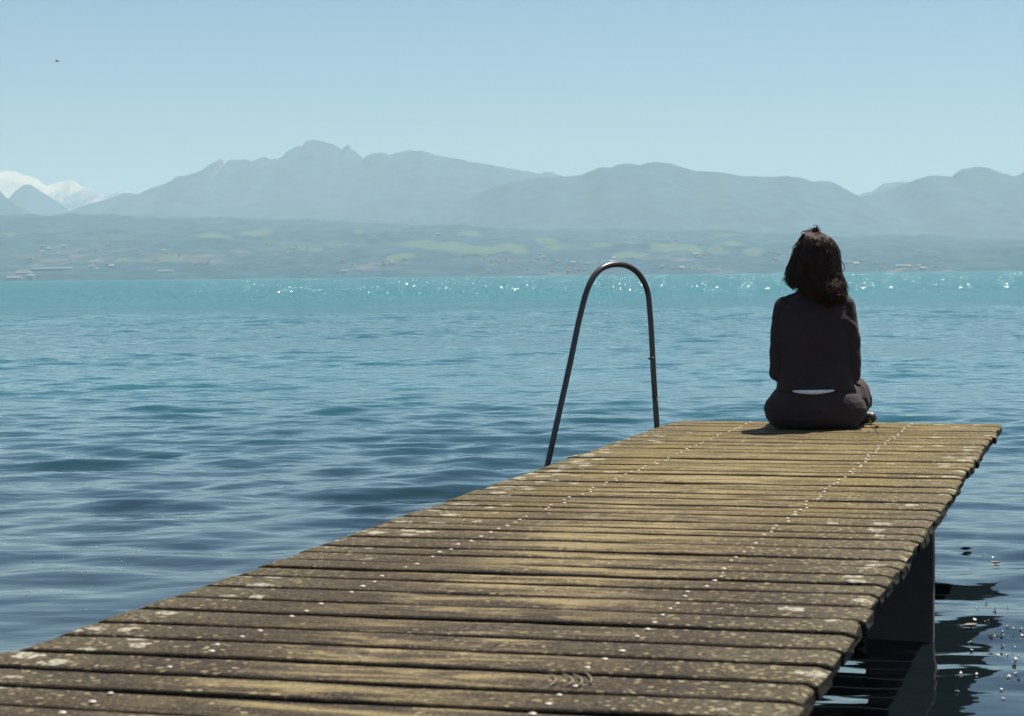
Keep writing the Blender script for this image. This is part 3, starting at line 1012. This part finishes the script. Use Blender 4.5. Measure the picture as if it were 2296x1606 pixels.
mb.capsule(HC + Vector((-.014, .088, -.064)), .007, HC + Vector((.014, .088, -.064)), .007, 10)
mb.capsule(HC + Vector((-.040, .080, .022)), .008, HC + Vector((-.015, .088, .022)), .007, 10)      # brows
mb.capsule(HC + Vector((.040, .080, .022)), .008, HC + Vector((.015, .088, .022)), .007, 10)
for sg in (-1, 1):
    mb.capsule(HC + Vector((sg * .073, -.004, .012)), .010, HC + Vector((sg * .070, .002, -.022)), .008, 10)
    mb.capsule(HC + Vector((sg * .030, .076, .004)), .011, HC + Vector((sg * .030, .077, .004)), .011, 10)   # eyeball bulge


def hand(wr, tip_dir, side):
    wr = Vector(wr)
    d = Vector(tip_dir).normalized()
    lat = Vector((0, 0, 1)).cross(d).normalized() * side
    dnv = d.cross(lat) * side
    if dnv.z > 0:
        dnv = -dnv
    mb.capsule(wr, .022, wr + d * .045, .024)
    for k in range(4):
        o_ = (k - 1.5) * 0.0185
        kn = wr + d * (.085 - .004 * abs(k - 1.2)) + lat * o_
        mb.capsule(wr + d * .025 + lat * o_ * .6, .015, kn, .0105, 10)
        Ls = (.036, .042, .039, .030)[k]
        p1 = kn + d * Ls + dnv * .010
        p2 = p1 + d * (Ls * .55) + dnv * .020
        p3 = p2 + d * .008 + dnv * .018
        mb.capsule(kn, .0092, p1, .0084, 10)
        mb.capsule(p1, .0084, p2, .0078, 10)
        mb.capsule(p2, .0078, p3, .0070, 10)
    t0 = wr + d * .030 - lat * .024
    t1 = t0 + d * .034 - lat * .022 + dnv * .006
    t2 = t1 + d * .028 - lat * .004 + dnv * .006
    mb.capsule(t0, .013, t1, .0105, 10)
    mb.capsule(t1, .0105, t2, .0085, 10)


hand(L_WR, (0.55, 0.8, -0.12), 1)
hand(R_WR, (-0.35, 0.9, -0.12), -1)
person = solid("person", mb, m_skin, None, 0.0042, 3)
person.location = base
person.rotation_euler = (0, 0, face_az)
tag(person, "person seen from behind in dark clothes, sitting at the end of the wooden jetty", "person")
m_eye = simple("eye_white", (0.75, 0.73, 0.7), 0.15)

# sweater
mb = MB()
mb.loft([ellipse(z, hx + .004, hy + .004, cx, cy, 40) for z, hx, hy, cx, cy in TORSO])
for (a, ra, b, rb) in ((L_SH, .050, (-.146, .02, .38), .047), ((-.146, .02, .38), .047, L_EL, .041), (L_EL, .041, L_WR, .031),
                       (R_SH, .050, (.148, .022, .38), .047), ((.148, .022, .38), .047, R_EL, .042), (R_EL, .042, R_WR, .031)):
    mb.capsule(a, ra, b, rb, 18)
# shoulders
mb.capsule((-.05, .034, .562), .034, L_SH, .047, 18)
mb.capsule((.05, .034, .562), .034, R_SH, .047, 18)
mb.capsule((-.05, .034, .572), .034, (.05, .034, .572), .034, 18)
# folds: gathered cloth at the elbows, waist and under the arm
rf = random.Random(4)
for sg, EL in ((-1, L_EL), (1, R_EL)):
    for k in range(0):
        z = EL[2] + .02 + k * .034
        mb.capsule((EL[0] + sg * .006, -.010, z), .0365, (EL[0] + sg * .005, .030, z - .024), .0355, 12)
for k in range(0):
    a0 = rf.uniform(-.12, .12)
    z = rf.uniform(.19, .27)
    yb = -math.sqrt(max(0, 1 - (a0 / .16) ** 2)) * .100
    mb.capsule((a0 - .045, yb * 0.98 + .010, z + .012), .012, (a0 + .045, yb * 0.98 + .010, z - .014), .012, 8)
mb.tube(catmull([Vector(q) for q in ((.112, -.040, .452), (.130, -.030, .458), (.152, -.022, .452), (.170, -.012, .430), (.176, -.006, .405))], 4), [.004 + .005 * math.sin(math.pi * k / 16) for k in range(17)], 8)
mb.loft([ellipse(z, hx, hy, 0, 0.0, 40) for z, hx, hy in ((.158, .160, .124), (.166, .165, .129), (.178, .163, .127), (.186, .158, .121))])
solid("sweater", mb, m_sweat, person, 0.0045, 4, 0.014)

# trousers
mb = MB()
mb.loft([ellipse(z, hx, hy, 0, cy, 44) for z, hx, hy, cy in ((.002, .168, .100, .01), (.018, .192, .122, .005), (.045, .212, .135, .0), (.085, .221, .140, .0), (.115, .212, .136, .0),
                                                              (.140, .192, .130, 0), (.155, .168, .125, 0), (.168, .150, .117, 0), (.18, .140, .108, 0))])
for (a, ra, b, rb) in ((L_HIP, .095, L_KN, .058), (L_KN, .056, L_AN, .044), (R_HIP, .098, R_KN, .070), (R_KN, .066, R_AN, .046)):
    mb.capsule(a, ra, b, rb, 20)
mb.capsule((.150, .12, .105), .088, R_KN, .070, 20)
# cloth folds over the raised thigh
for k, (yk, zz, rr) in enumerate(((.085, .110, .0925), (.15, .108, .0895))):
    pts = []
    cx = .118 + yk * .25
    for q in range(13):
        t = -0.35 + 2.2 * q / 12
        pts.append((cx + (rr - .0035) * math.cos(t), yk + .03 * math.cos(t) - .015, zz + (rr - .0035) * math.sin(t) * 0.98))
    mb.tube(pts, .0055, 8)
solid("trousers", mb, m_trous, person, 0.0045, 3, 0.010)

# shirt tail showing under the sweater
mb = MB()
n = 24
Vt, Ft = [], []
for k in range(n + 1):
    t = k / n
    x = -.094 + .174 * t
    h = .0085 * math.sin(math.pi * t) ** 0.7 + .0003
    zc = .1655 - 0.0035 * math.sin(math.pi * t) + .003 * t
    yb = -.1345 * math.sqrt(1 - (x / .180) ** 2) - .0015
    wv = .0012 * math.sin(t * 19)
    Vt += [(x, yb - .001 + wv, zc + h * 0.8), (x, yb - .004 + wv, zc), (x, yb - .001 + wv, zc - h * 1.1)]
for k in range(n):
    for j in range(2):
        Ft.append((k * 3 + j, k * 3 + 3 + j, k * 3 + 4 + j, k * 3 + 1 + j))
mb.add(Vt, Ft)
st = mb.build("shirt", m_shirt, person)
sm = st.modifiers.new("thick", 'SOLIDIFY'); sm.thickness = 0.003; sm.offset = -1


def shoe(heel, toe, up=(0, 0, 1)):
    heel, toe = Vector(heel), Vector(toe)
    d = (toe - heel).normalized()
    mb = MB()
    mb.capsule(heel, .030, heel.lerp(toe, .5), .032, 14)
    mb.capsule(heel.lerp(toe, .5), .032, toe, .026, 14)
    mb.capsule(heel + Vector((0, 0, .012)), .030, heel + Vector((0, 0, .034)) + d * .012, .028, 14)
    return solid("shoe", mb, m_shoe, person, 0.004, 3)


shoe((.158, .262, .032), (.243, .235, .029))
shoe((-.03, .345, .036), (-.095, .31, .030))

# ------------------------------------------------------------------ hair
HZ = [(.846, -.016, .004, .010), (.840, -.040, .026, .045), (.831, -.050, .045, .064), (.818, -.057, .063, .078), (.799, -.066, .080, .090), (.782, -.074, .090, .096), (.757, -.086, .098, .100), (.733, -.092, .099, .102),
      (.6965, -.103, .105, .102), (.66, -.112, .110, .100), (.635, -.106, .115, .098), (.611, -.098, .118, .095), (.587, -.085, .122, .090), (.562, -.066, .122, .080), (.545, -.030, .108, .060), (.536, .010, .085, .040)]
HZ = np.array(HZ)
order = np.argsort(HZ[:, 0])
_hz = HZ[order]


def hair_pt(th, z, k=1.0):
    xl = np.interp(z, _hz[:, 0], _hz[:, 1]); xr = np.interp(z, _hz[:, 0], _hz[:, 2]); hy = np.interp(z, _hz[:, 0], _hz[:, 3])
    cx, hx = (xl + xr) / 2, (xr - xl) / 2
    cy = .022 if z > .66 else .022 - (.66 - z) * .35
    cf = math.cos(th)
    s_ = math.sin(th)
    yy_ = hy * s_ if s_ < 0 else hy * s_ * 0.62
    return Vector((cx + hx * k * cf, cy + yy_ * k, z))


m = NT("brown_hair")
c = m.coord()
st_ = m.noise(m.mapping(c, (90, 90, 7)), 1.0, 4, 0.6)
m.set(m.b, 'Base Color', m.mix(m.ramp(st_, 0.35, 0.7), (0.024, 0.0135, 0.0115), (0.105, 0.044, 0.023)))
m.set(m.b, 'Roughness', 0.46)
m.set(m.b, 'Specular IOR Level', 0.4)
tr = m.n('ShaderNodeBsdfTranslucent', {'Color': (0.24, 0.085, 0.035)})
mx = m.n('ShaderNodeMixShader', {0: 0.28, 1: m.b.outputs[0], 2: tr.outputs[0]})
m.t.links.new(mx.outputs[0], m.out.inputs['Surface'])
m_hair = m.mat

mb = MB()
rings = []
for z in np.linspace(.842, .556, 46):
    ring = []
    for k in range(90):
        th = 2 * math.pi * k / 90
        tw = th + 0.35 * math.sin(z * 38)
        kk = (0.90 if z > .64 else 0.90 - (.64 - z) * 2.6) + .030 * float(vnoise(tw * 6, z * 9, 3)) + .016 * float(vnoise(tw * 16, z * 22, 5))
        ring.append(hair_pt(th, float(z), kk))
    rings.append(ring)
mb.loft(rings)
hair = mb.build("hair", m_hair, person)

rr_ = random.Random(21)
mb = MB()


def lock(th0, z0, z1, k0, wav, amp, r, curl=0.0, nseg=16, dth=0.0, phs=None):
    ph, ph2 = phs or (rr_.uniform(0, 6.28), rr_.uniform(0, 6.28))
    pts, rad = [], []
    for i in range(nseg + 1):
        t = i / nseg
        z = z0 + (z1 - z0) * t
        th = th0 + dth * t + 0.10 * amp / .008 * math.sin(ph2 + t * wav * 0.8)
        p = hair_pt(th, max(.537, min(.845, z)), k0)
        e = amp * (0.25 + 0.75 * t)
        out = Vector((math.cos(th), math.sin(th), 0))
        p = p + out * (e * math.sin(ph + t * wav)) + Vector((0, 0, 0.5 * e * math.cos(ph + t * wav)))
        if curl and t > 0.7:
            q = (t - 0.7) / 0.3
            p = p + out * (curl * math.sin(q * 3.6)) + Vector((0, 0, curl * (1 - math.cos(q * 3.6)) * 0.5))
        if z < .537:
            p.z = z
        pts.append(p)
        rad.append(r * (1 - 0.75 * t * t))
    mb.tube(pts, rad, 5)


def clump(th0, z0, z1, k0, wav, amp, n, spread, r0, r1, curl):
    st = rr_.getstate()
    ph_ = rr_.random()
    for q in range(n):
        rr2 = random.Random(int(ph_ * 1e9))
        a, b = rr2.uniform(0, 6.28), rr2.uniform(0, 6.28)
        lock(th0 + rr_.gauss(0, spread), z0 + rr_.gauss(0, .006), z1 + rr_.gauss(0, .010), k0 + rr_.gauss(0, .014), wav * rr_.uniform(.94, 1.06), amp * rr_.uniform(.8, 1.2), rr_.uniform(r0, r1), curl * rr_.uniform(.6, 1.3), 20, rr_.gauss(0, .05), (a + rr_.gauss(0, .25), b + rr_.gauss(0, .25)))


for k in range(175):
    th0 = rr_.uniform(-3.0, 0.4) if rr_.random() < .82 else rr_.uniform(0.4, 3.3)
    z0 = rr_.choice([.842, .838, .83, .815, .79, .76, .73, .70])
    side = math.cos(th0)
    zend = .520 + .085 * max(0, -side) + abs(rr_.gauss(0, .028))
    clump(th0, z0, min(z0 - .09, zend), rr_.uniform(.90, 1.06), rr_.uniform(11, 22), rr_.uniform(.006, .0135), 9, .080, .0008, .0018, rr_.choice([0, .006, .012, .016]))
# lively curls over the shoulder on one side
for k in range(34):
    th0 = rr_.uniform(-1.9, 0.3)
    clump(th0, rr_.uniform(.69, .61), rr_.uniform(.512, .56), rr_.uniform(.98, 1.07), rr_.uniform(9, 16), rr_.uniform(.008, .014), 6, .06, .0008, .0017, rr_.uniform(.010, .020))
for k in range(16):
    th0 = rr_.uniform(2.7, 3.9)
    clump(th0, rr_.uniform(.72, .66), rr_.uniform(.585, .62), rr_.uniform(.98, 1.05), rr_.uniform(8, 14), rr_.uniform(.005, .010), 4, .06, .0010, .0020, rr_.uniform(.006, .014))
# loose flyaway hairs
for k in range(110):
    th0 = rr_.choice([rr_.uniform(-.5, .3), rr_.uniform(2.8, 3.6), rr_.uniform(-3, 0)])
    z0 = rr_.uniform(.72, .84)
    lock(th0, z0, z0 - rr_.uniform(.05, .16), rr_.uniform(1.02, 1.10), rr_.uniform(3, 8), rr_.uniform(.004, .012), .0009, 0, 14)
mb.build("hair_lock", m_hair, hair)
for k in range(44):
    th0 = rr_.choice([rr_.uniform(-.35, .25), rr_.uniform(-.35, .25), rr_.uniform(2.9, 3.5)])
    z0 = rr_.uniform(.62, .80)
    lock(th0, z0, z0 - rr_.uniform(.06, .13), rr_.uniform(1.03, 1.16), rr_.uniform(5, 11), rr_.uniform(.006, .014), rr_.uniform(.0012, .0022), rr_.choice([0, .012, .018]), 16)
# knot of pinned-up hair on the crown with two loops
mb = MB()
for k in range(46):
    cx_, cz_ = rr_.gauss(.004, .008), .848 + rr_.gauss(0, .006)
    rad_ = rr_.uniform(.006, .013)
    ax = Vector((rr_.gauss(0, 1), rr_.gauss(0, .6), rr_.gauss(0, 1))).normalized()
    u1 = ax.orthogonal().normalized()
    u2 = ax.cross(u1)
    a0, sw = rr_.uniform(0, 6.28), rr_.uniform(2.2, 4.6)
    pts = [Vector((cx_, rr_.gauss(.004, .001), cz_)) + (u1 * math.cos(a0 + sw * i / 11) + u2 * math.sin(a0 + sw * i / 11)) * rad_ * (1 + .3 * i / 11) for i in range(12)]
    mb.tube(pts, [.0020 * (1 - .7 * i / 11) for i in range(12)], 5)
for (x0, z0, hw, hh) in ((-.040, .838, .014, .010), (-.026, .842, .012, .009), (.010, .848, .007, .010)):
    pts = [(x0 + hw * math.cos(q), 0.0 + .008 * math.sin(q), z0 + hh * math.sin(q)) for q in np.linspace(-0.3, 3.6, 14)]
    mb.tube(pts, .0024, 5)
for (dx, dz) in ((-.018, .014), (-.011, .010), (-.022, .008)):
    mb.tube([(-.006, 0, .846), (-.006 + dx * .5, 0, .850 + dz * .6), (-.006 + dx, 0, .850 + dz)], [.0011, .0008, .0004], 4)
mb.build("hair_knot", m_hair, hair)
# one long stray lock bowing out beside the head
mb = MB()
def hp(x, y):
    return ((x - 790) * .000244, -.02, .838 - (y - 170) * .000244)
mb = MB()
mb.tube(catmull([Vector(hp(*q)) for q in ((600, 190), (560, 250), (500, 320), (440, 385), (415, 440), (425, 510), (400, 570), (360, 640), (335, 720))], 4), .0024, 5)
mb.build("stray_lock", m_hair, hair)
mb = MB()
mb.tube(catmull([Vector(hp(*q)) for q in ((1170, 520), (1200, 600), (1255, 660), (1295, 730), (1310, 800), (1300, 850))], 4), .0016, 5)
mb.build("stray_lock", m_hair, hair)
mb = MB()
mb.tube(catmull([Vector(hp(*q)) for q in ((1230, 850), (1290, 900), (1325, 980), (1315, 1060), (1290, 1120), (1295, 1180))], 4), .0010, 5)
mb.build("stray_lock", m_hair, hair)
mb = MB()
mb.tube(catmull([Vector(hp(*q)) for q in ((1080, 250), (1150, 330), (1185, 420), (1180, 500))], 4), .0008, 5)
mb.build("stray_lock", m_hair, hair)


# ------------------------------------------------------------------ sprig growing from a gap
def c3(x, y, dy=0.0):
    return at_depth(1680.4 + x * .1425, 803 + y * .1425, SPD + dy)


sb = on_plane(1680.4 + 2040 * .1425, 803 + 1212 * .1425, DECKZ)
SPD = (sb - CAM).dot(Fw)
sprig = empty("sprig", sb)
tag(sprig, "small green leafy sprig growing between the planks next to the person", "plant")
m_stem = simple("reddish_stem", (0.10, 0.055, 0.035), 0.6, 0.2, 200)
m = NT("young_leaf")
lf = m.noise(m.coord(), 90, 3)
m.set(m.b, 'Base Color', m.mix(lf, (0.085, 0.11, 0.02), (0.17, 0.19, 0.045)))
m.set(m.b, 'Roughness', 0.4)
tr = m.n('ShaderNodeBsdfTranslucent', {'Color': (0.22, 0.26, 0.05)})
mx = m.n('ShaderNodeMixShader', {0: 0.35, 1: m.b.outputs[0], 2: tr.outputs[0]})
m.t.links.new(mx.outputs[0], m.out.inputs['Surface'])
m_leaf = m.mat
mb = MB()
mb.tube([c3(*q) - sb for q in ((2045, 1225), (2010, 1170), (1960, 1110), (1925, 1075), (1912, 1040), (1900, 1000))], [.0016, .0016, .0014, .0013, .0011, .0008], 7)
mb.tube([c3(*q) - sb for q in ((1965, 1115), (1990, 1095), (2005, 1080))], .0008, 6)
mb.tube([c3(*q) - sb for q in ((2095, 1215), (2110, 1195), (2118, 1185))], .0011, 6)
mb.build("stem", m_stem, sprig)


def leaf(p0, p1, wid, nrm):
    p0, p1 = Vector(p0), Vector(p1)
    d = p1 - p0
    L = d.length
    d.normalize()
    s_ = d.cross(Vector(nrm)).normalized()
    nn = s_.cross(d)
    n = 10
    V_, F_ = [], []
    for i in range(n + 1):
        t = i / n
        wv = wid * math.sin(math.pi * t ** 0.8) ** 0.85
        cpt = p0 + d * (L * t) + nn * (L * .12 * math.sin(math.pi * t))
        V_ += [cpt - s_ * wv + nn * wv * .35, cpt, cpt + s_ * wv + nn * wv * .35]
    for i in range(n):
        for j in range(2):
            F_.append((i * 3 + j, i * 3 + 3 + j, i * 3 + 4 + j, i * 3 + 1 + j))
    mb_ = MB(); mb_.add(V_, F_)
    o = mb_.build("leaf", m_leaf, sprig)
    sm_ = o.modifiers.new("thick", 'SOLIDIFY'); sm_.thickness = .0004


leaf(c3(1905, 1060) - sb, c3(1885, 965) - sb, .0058, (0.3, -1, .2))
leaf(c3(1900, 1050, -.004) - sb, c3(1855, 1030, -.012) - sb, .0052, (0, -1, .5))
leaf(c3(1910, 1040, .004) - sb, c3(1925, 985, .006) - sb, .0045, (-.5, -1, 0))
leaf(c3(2000, 1125) - sb, c3(2040, 1048) - sb, .0042, (-.4, -1, .4))
leaf(c3(1965, 1115) - sb, c3(2010, 1050, .004) - sb, .0045, (.4, -1, .6))
leaf(c3(1945, 1150) - sb, c3(1850, 1180, -.006) - sb, .0044, (0, -.6, 1))

# ------------------------------------------------------------------ bird
bp = at_depth(128, 137.5, 110)
bird = MB()
bird.loft([[(x, r * math.cos(q), r * math.sin(q)) for q in np.linspace(0, 6.283, 11)[:-1]] for x, r in ((-.13, .004), (-.09, .012), (-.03, .028), (.03, .032), (.07, .022), (.085, .020), (.105, .012), (.122, .002))])
for sg in (-1, 1):
    pts = [((.03, .0), (-.03, .0)), ((.05, .12), (-.04, .12)), ((.00, .26), (-.05, .24)), ((-.08, .36), (-.085, .355))]
    hz_ = (0.015, 0.05, 0.035, 0.01)
    V_ = []
    for (a, b), h in zip(pts, hz_):
        for th_ in (.004, -.004):
            V_ += [(a[0], sg * a[1], h + th_), (b[0], sg * b[1], h + th_)]
    F_ = []
    for i in range(3):
        q = i * 4
        F_ += [(q, q + 1, q + 5, q + 4), (q + 2, q + 6, q + 7, q + 3), (q, q + 4, q + 6, q + 2), (q + 1, q + 3, q + 7, q + 5)]
    F_ += [(12, 13, 15, 14)]
    bird.add(V_, F_)
bird.add([(-.12, -.012, .002), (-.12, .012, .002), (-.19, .035, .002), (-.165, 0, .002), (-.19, -.035, .002)] + [(-.12, -.012, -.002), (-.12, .012, -.002), (-.19, .035, -.002), (-.165, 0, -.002), (-.19, -.035, -.002)],
         [(0, 1, 2, 3, 4), (9, 8, 7, 6, 5), (0, 5, 6, 1), (1, 6, 7, 2), (2, 7, 8, 3), (3, 8, 9, 4), (4, 9, 5, 0)])
bo = bird.build("bird", simple("dark_feathers", (0.02, 0.02, 0.022), 0.7, 0.2, 30))
bo.location = bp
bo.rotation_euler = (0.2, -0.1, YAW + 0.5)
tag(bo, "small dark bird flying alone high in the clear sky", "bird")

# ------------------------------------------------------------------ bits floating on the water
m_petal = simple("pale_petal", (0.80, 0.77, 0.68), 0.7, 0.1, 100)


def petal_mesh(seed):
    r = random.Random(seed)
    mb_ = MB()
    n = 9
    V_ = []
    for k in range(n):
        a = 6.283 * k / n
        q = r.uniform(.55, 1.1)
        V_.append((.0085 * q * math.cos(a), .0075 * q * math.sin(a), .003 + .004 * r.random() + (.006 if k in (1, 2) else 0)))
    V_ += [(x, y, z - .0025) for x, y, z in V_]
    V_ += [(0, 0, .0035), (0, 0, .001)]
    F_ = [(k, (k + 1) % n, 2 * n) for k in range(n)] + [(n + (k + 1) % n, n + k, 2 * n + 1) for k in range(n)] + [(k, n + k, n + (k + 1) % n, (k + 1) % n) for k in range(n)]
    mb_.add(V_, F_)
    me_ = bpy.data.meshes.new("petal")
    me_.from_pydata(mb_.v, [], mb_.f)
    me_.materials.append(m_petal)
    me_.update()
    return me_


PMS = [petal_mesh(s) for s in range(5)]
wat = bpy.data.objects["water"]
wv_ = np.empty(len(wat.data.vertices) * 3, np.float32)
wat.data.vertices.foreach_get("co", wv_)
wv_ = wv_.reshape(-1, 3)
_near = np.hypot(wv_[:, 0], wv_[:, 1]) < 26
wv_ = wv_[_near]


def wz(x, y):
    i = np.argmin((wv_[:, 0] - x) ** 2 + (wv_[:, 1] - y) ** 2)
    return float(wv_[i, 2])


def pd(x, y):       # measured on the enlarged water corner
    return ((2860 + x * .3738) * .7435, (1560 + y * .3738) * .7435)


PET = [pd(*q) for q in ((285, 293), (360, 318), (215, 857), (325, 860), (432, 853), (295, 868), (190, 893), (478, 908), (524, 920), (584, 926), (437, 937), (330, 957), (346, 968), (374, 970), (396, 960), (433, 962),
                        (522, 960), (595, 960), (435, 1032), (538, 1035), (187, 1070), (172, 1010), (374, 1112), (402, 1124), (476, 1117), (568, 1113), (546, 1152), (531, 1183), (100, 1274), (232, 1284), (487, 1306),
                        (568, 1310), (427, 1390), (70, 1418), (233, 742), (372, 759), (480, 732), (303, 688), (441, 1465), (545, 1282))]
PET += [(1500 + 0, 0)][:0]
for k, (px, py) in enumerate(PET):
    p = on_plane(px, py, 0)
    o = bpy.data.objects.new("petal", PMS[k % 5])
    o.location = (p.x, p.y, wz(p.x, p.y) + .001)
    o.rotation_euler = (0, 0, rr_.uniform(0, 6.28))
    s_ = rr_.uniform(.4, .85)
    o.scale = (s_, s_, s_)
    link(o)
    tag(o, "tiny pale petal floating on the dark water beside the jetty pile", "petal", "pale petals floating by the jetty pile")
for k in range(26):
    px, py = rr_.uniform(5, 560), rr_.uniform(1225, 1420)
    if py > 1380 - px * .35 + 60:
        py -= 150
    p = on_plane(px, py, 0)
    o = bpy.data.objects.new("petal", PMS[k % 5])
    o.location = (p.x, p.y, wz(p.x, p.y) + .001)
    s_ = rr_.uniform(.25, .5)
    o.scale = (s_, s_, s_)
    link(o)
    tag(o, "tiny white fleck drifting on the water across the jetty from the pile", "petal", "white flecks drifting beyond the jetty")
m_dl = simple("brown_dead_leaf", (0.10, 0.07, 0.035), 0.6, 0.3, 120)
for (px, py, s_, lab) in ((*pd(143, 268), 1.0, "curled brown leaf floating on the water, the higher of two by the jetty"), (*pd(180, 914), 1.0, "brown leaf with a pale petal on it floating near the jetty pile"),
                          (*pd(383, 357), .8, "small olive leaf scrap floating farther out from the jetty pile")):
    p = on_plane(px, py, 0)
    mb = MB()
    V_, F_ = [], []
    for i in range(9):
        t = i / 8
        wv = .013 * math.sin(math.pi * t) ** .8 + .0003
        x = (t - .5) * .05
        zc = .004 + .006 * (2 * t - 1) ** 2
        V_ += [(x, -wv, zc + wv * .6), (x, 0, zc - .001), (x, wv, zc + wv * .7)]
    for i in range(8):
        for j in range(2):
            F_.append((i * 3 + j, i * 3 + 3 + j, i * 3 + 4 + j, i * 3 + 1 + j))
    mb.add(V_, F_)
    mb.tube([(-.025, 0, .009), (-.035, .003, .013)], .0008, 5)
    o = mb.build("dead_leaf", m_dl)
    sm = o.modifiers.new("thick", 'SOLIDIFY'); sm.thickness = .0006
    o.location = (p.x, p.y, wz(p.x, p.y) + .001)
    o.rotation_euler = (0, 0, YAW + .3)
    o.scale = (s_, s_, s_)
    tag(o, lab, "leaf")

# ------------------------------------------------------------------ render settings
sc.view_settings.view_transform = 'Standard'
sc.view_settings.look = 'None'
sc.view_settings.exposure = EXPOSURE
sc.view_settings.gamma = 1.0
sc.cycles.use_denoising = True
sc.cycles.max_bounces = 6
sc.cycles.diffuse_bounces = 2
sc.cycles.glossy_bounces = 3
sc.cycles.volume_bounces = 1
sc.cycles.caustics_reflective = False
sc.cycles.caustics_refractive = False
sc.cycles.sample_clamp_indirect = 6
sc.cycles.sample_clamp_direct = 60
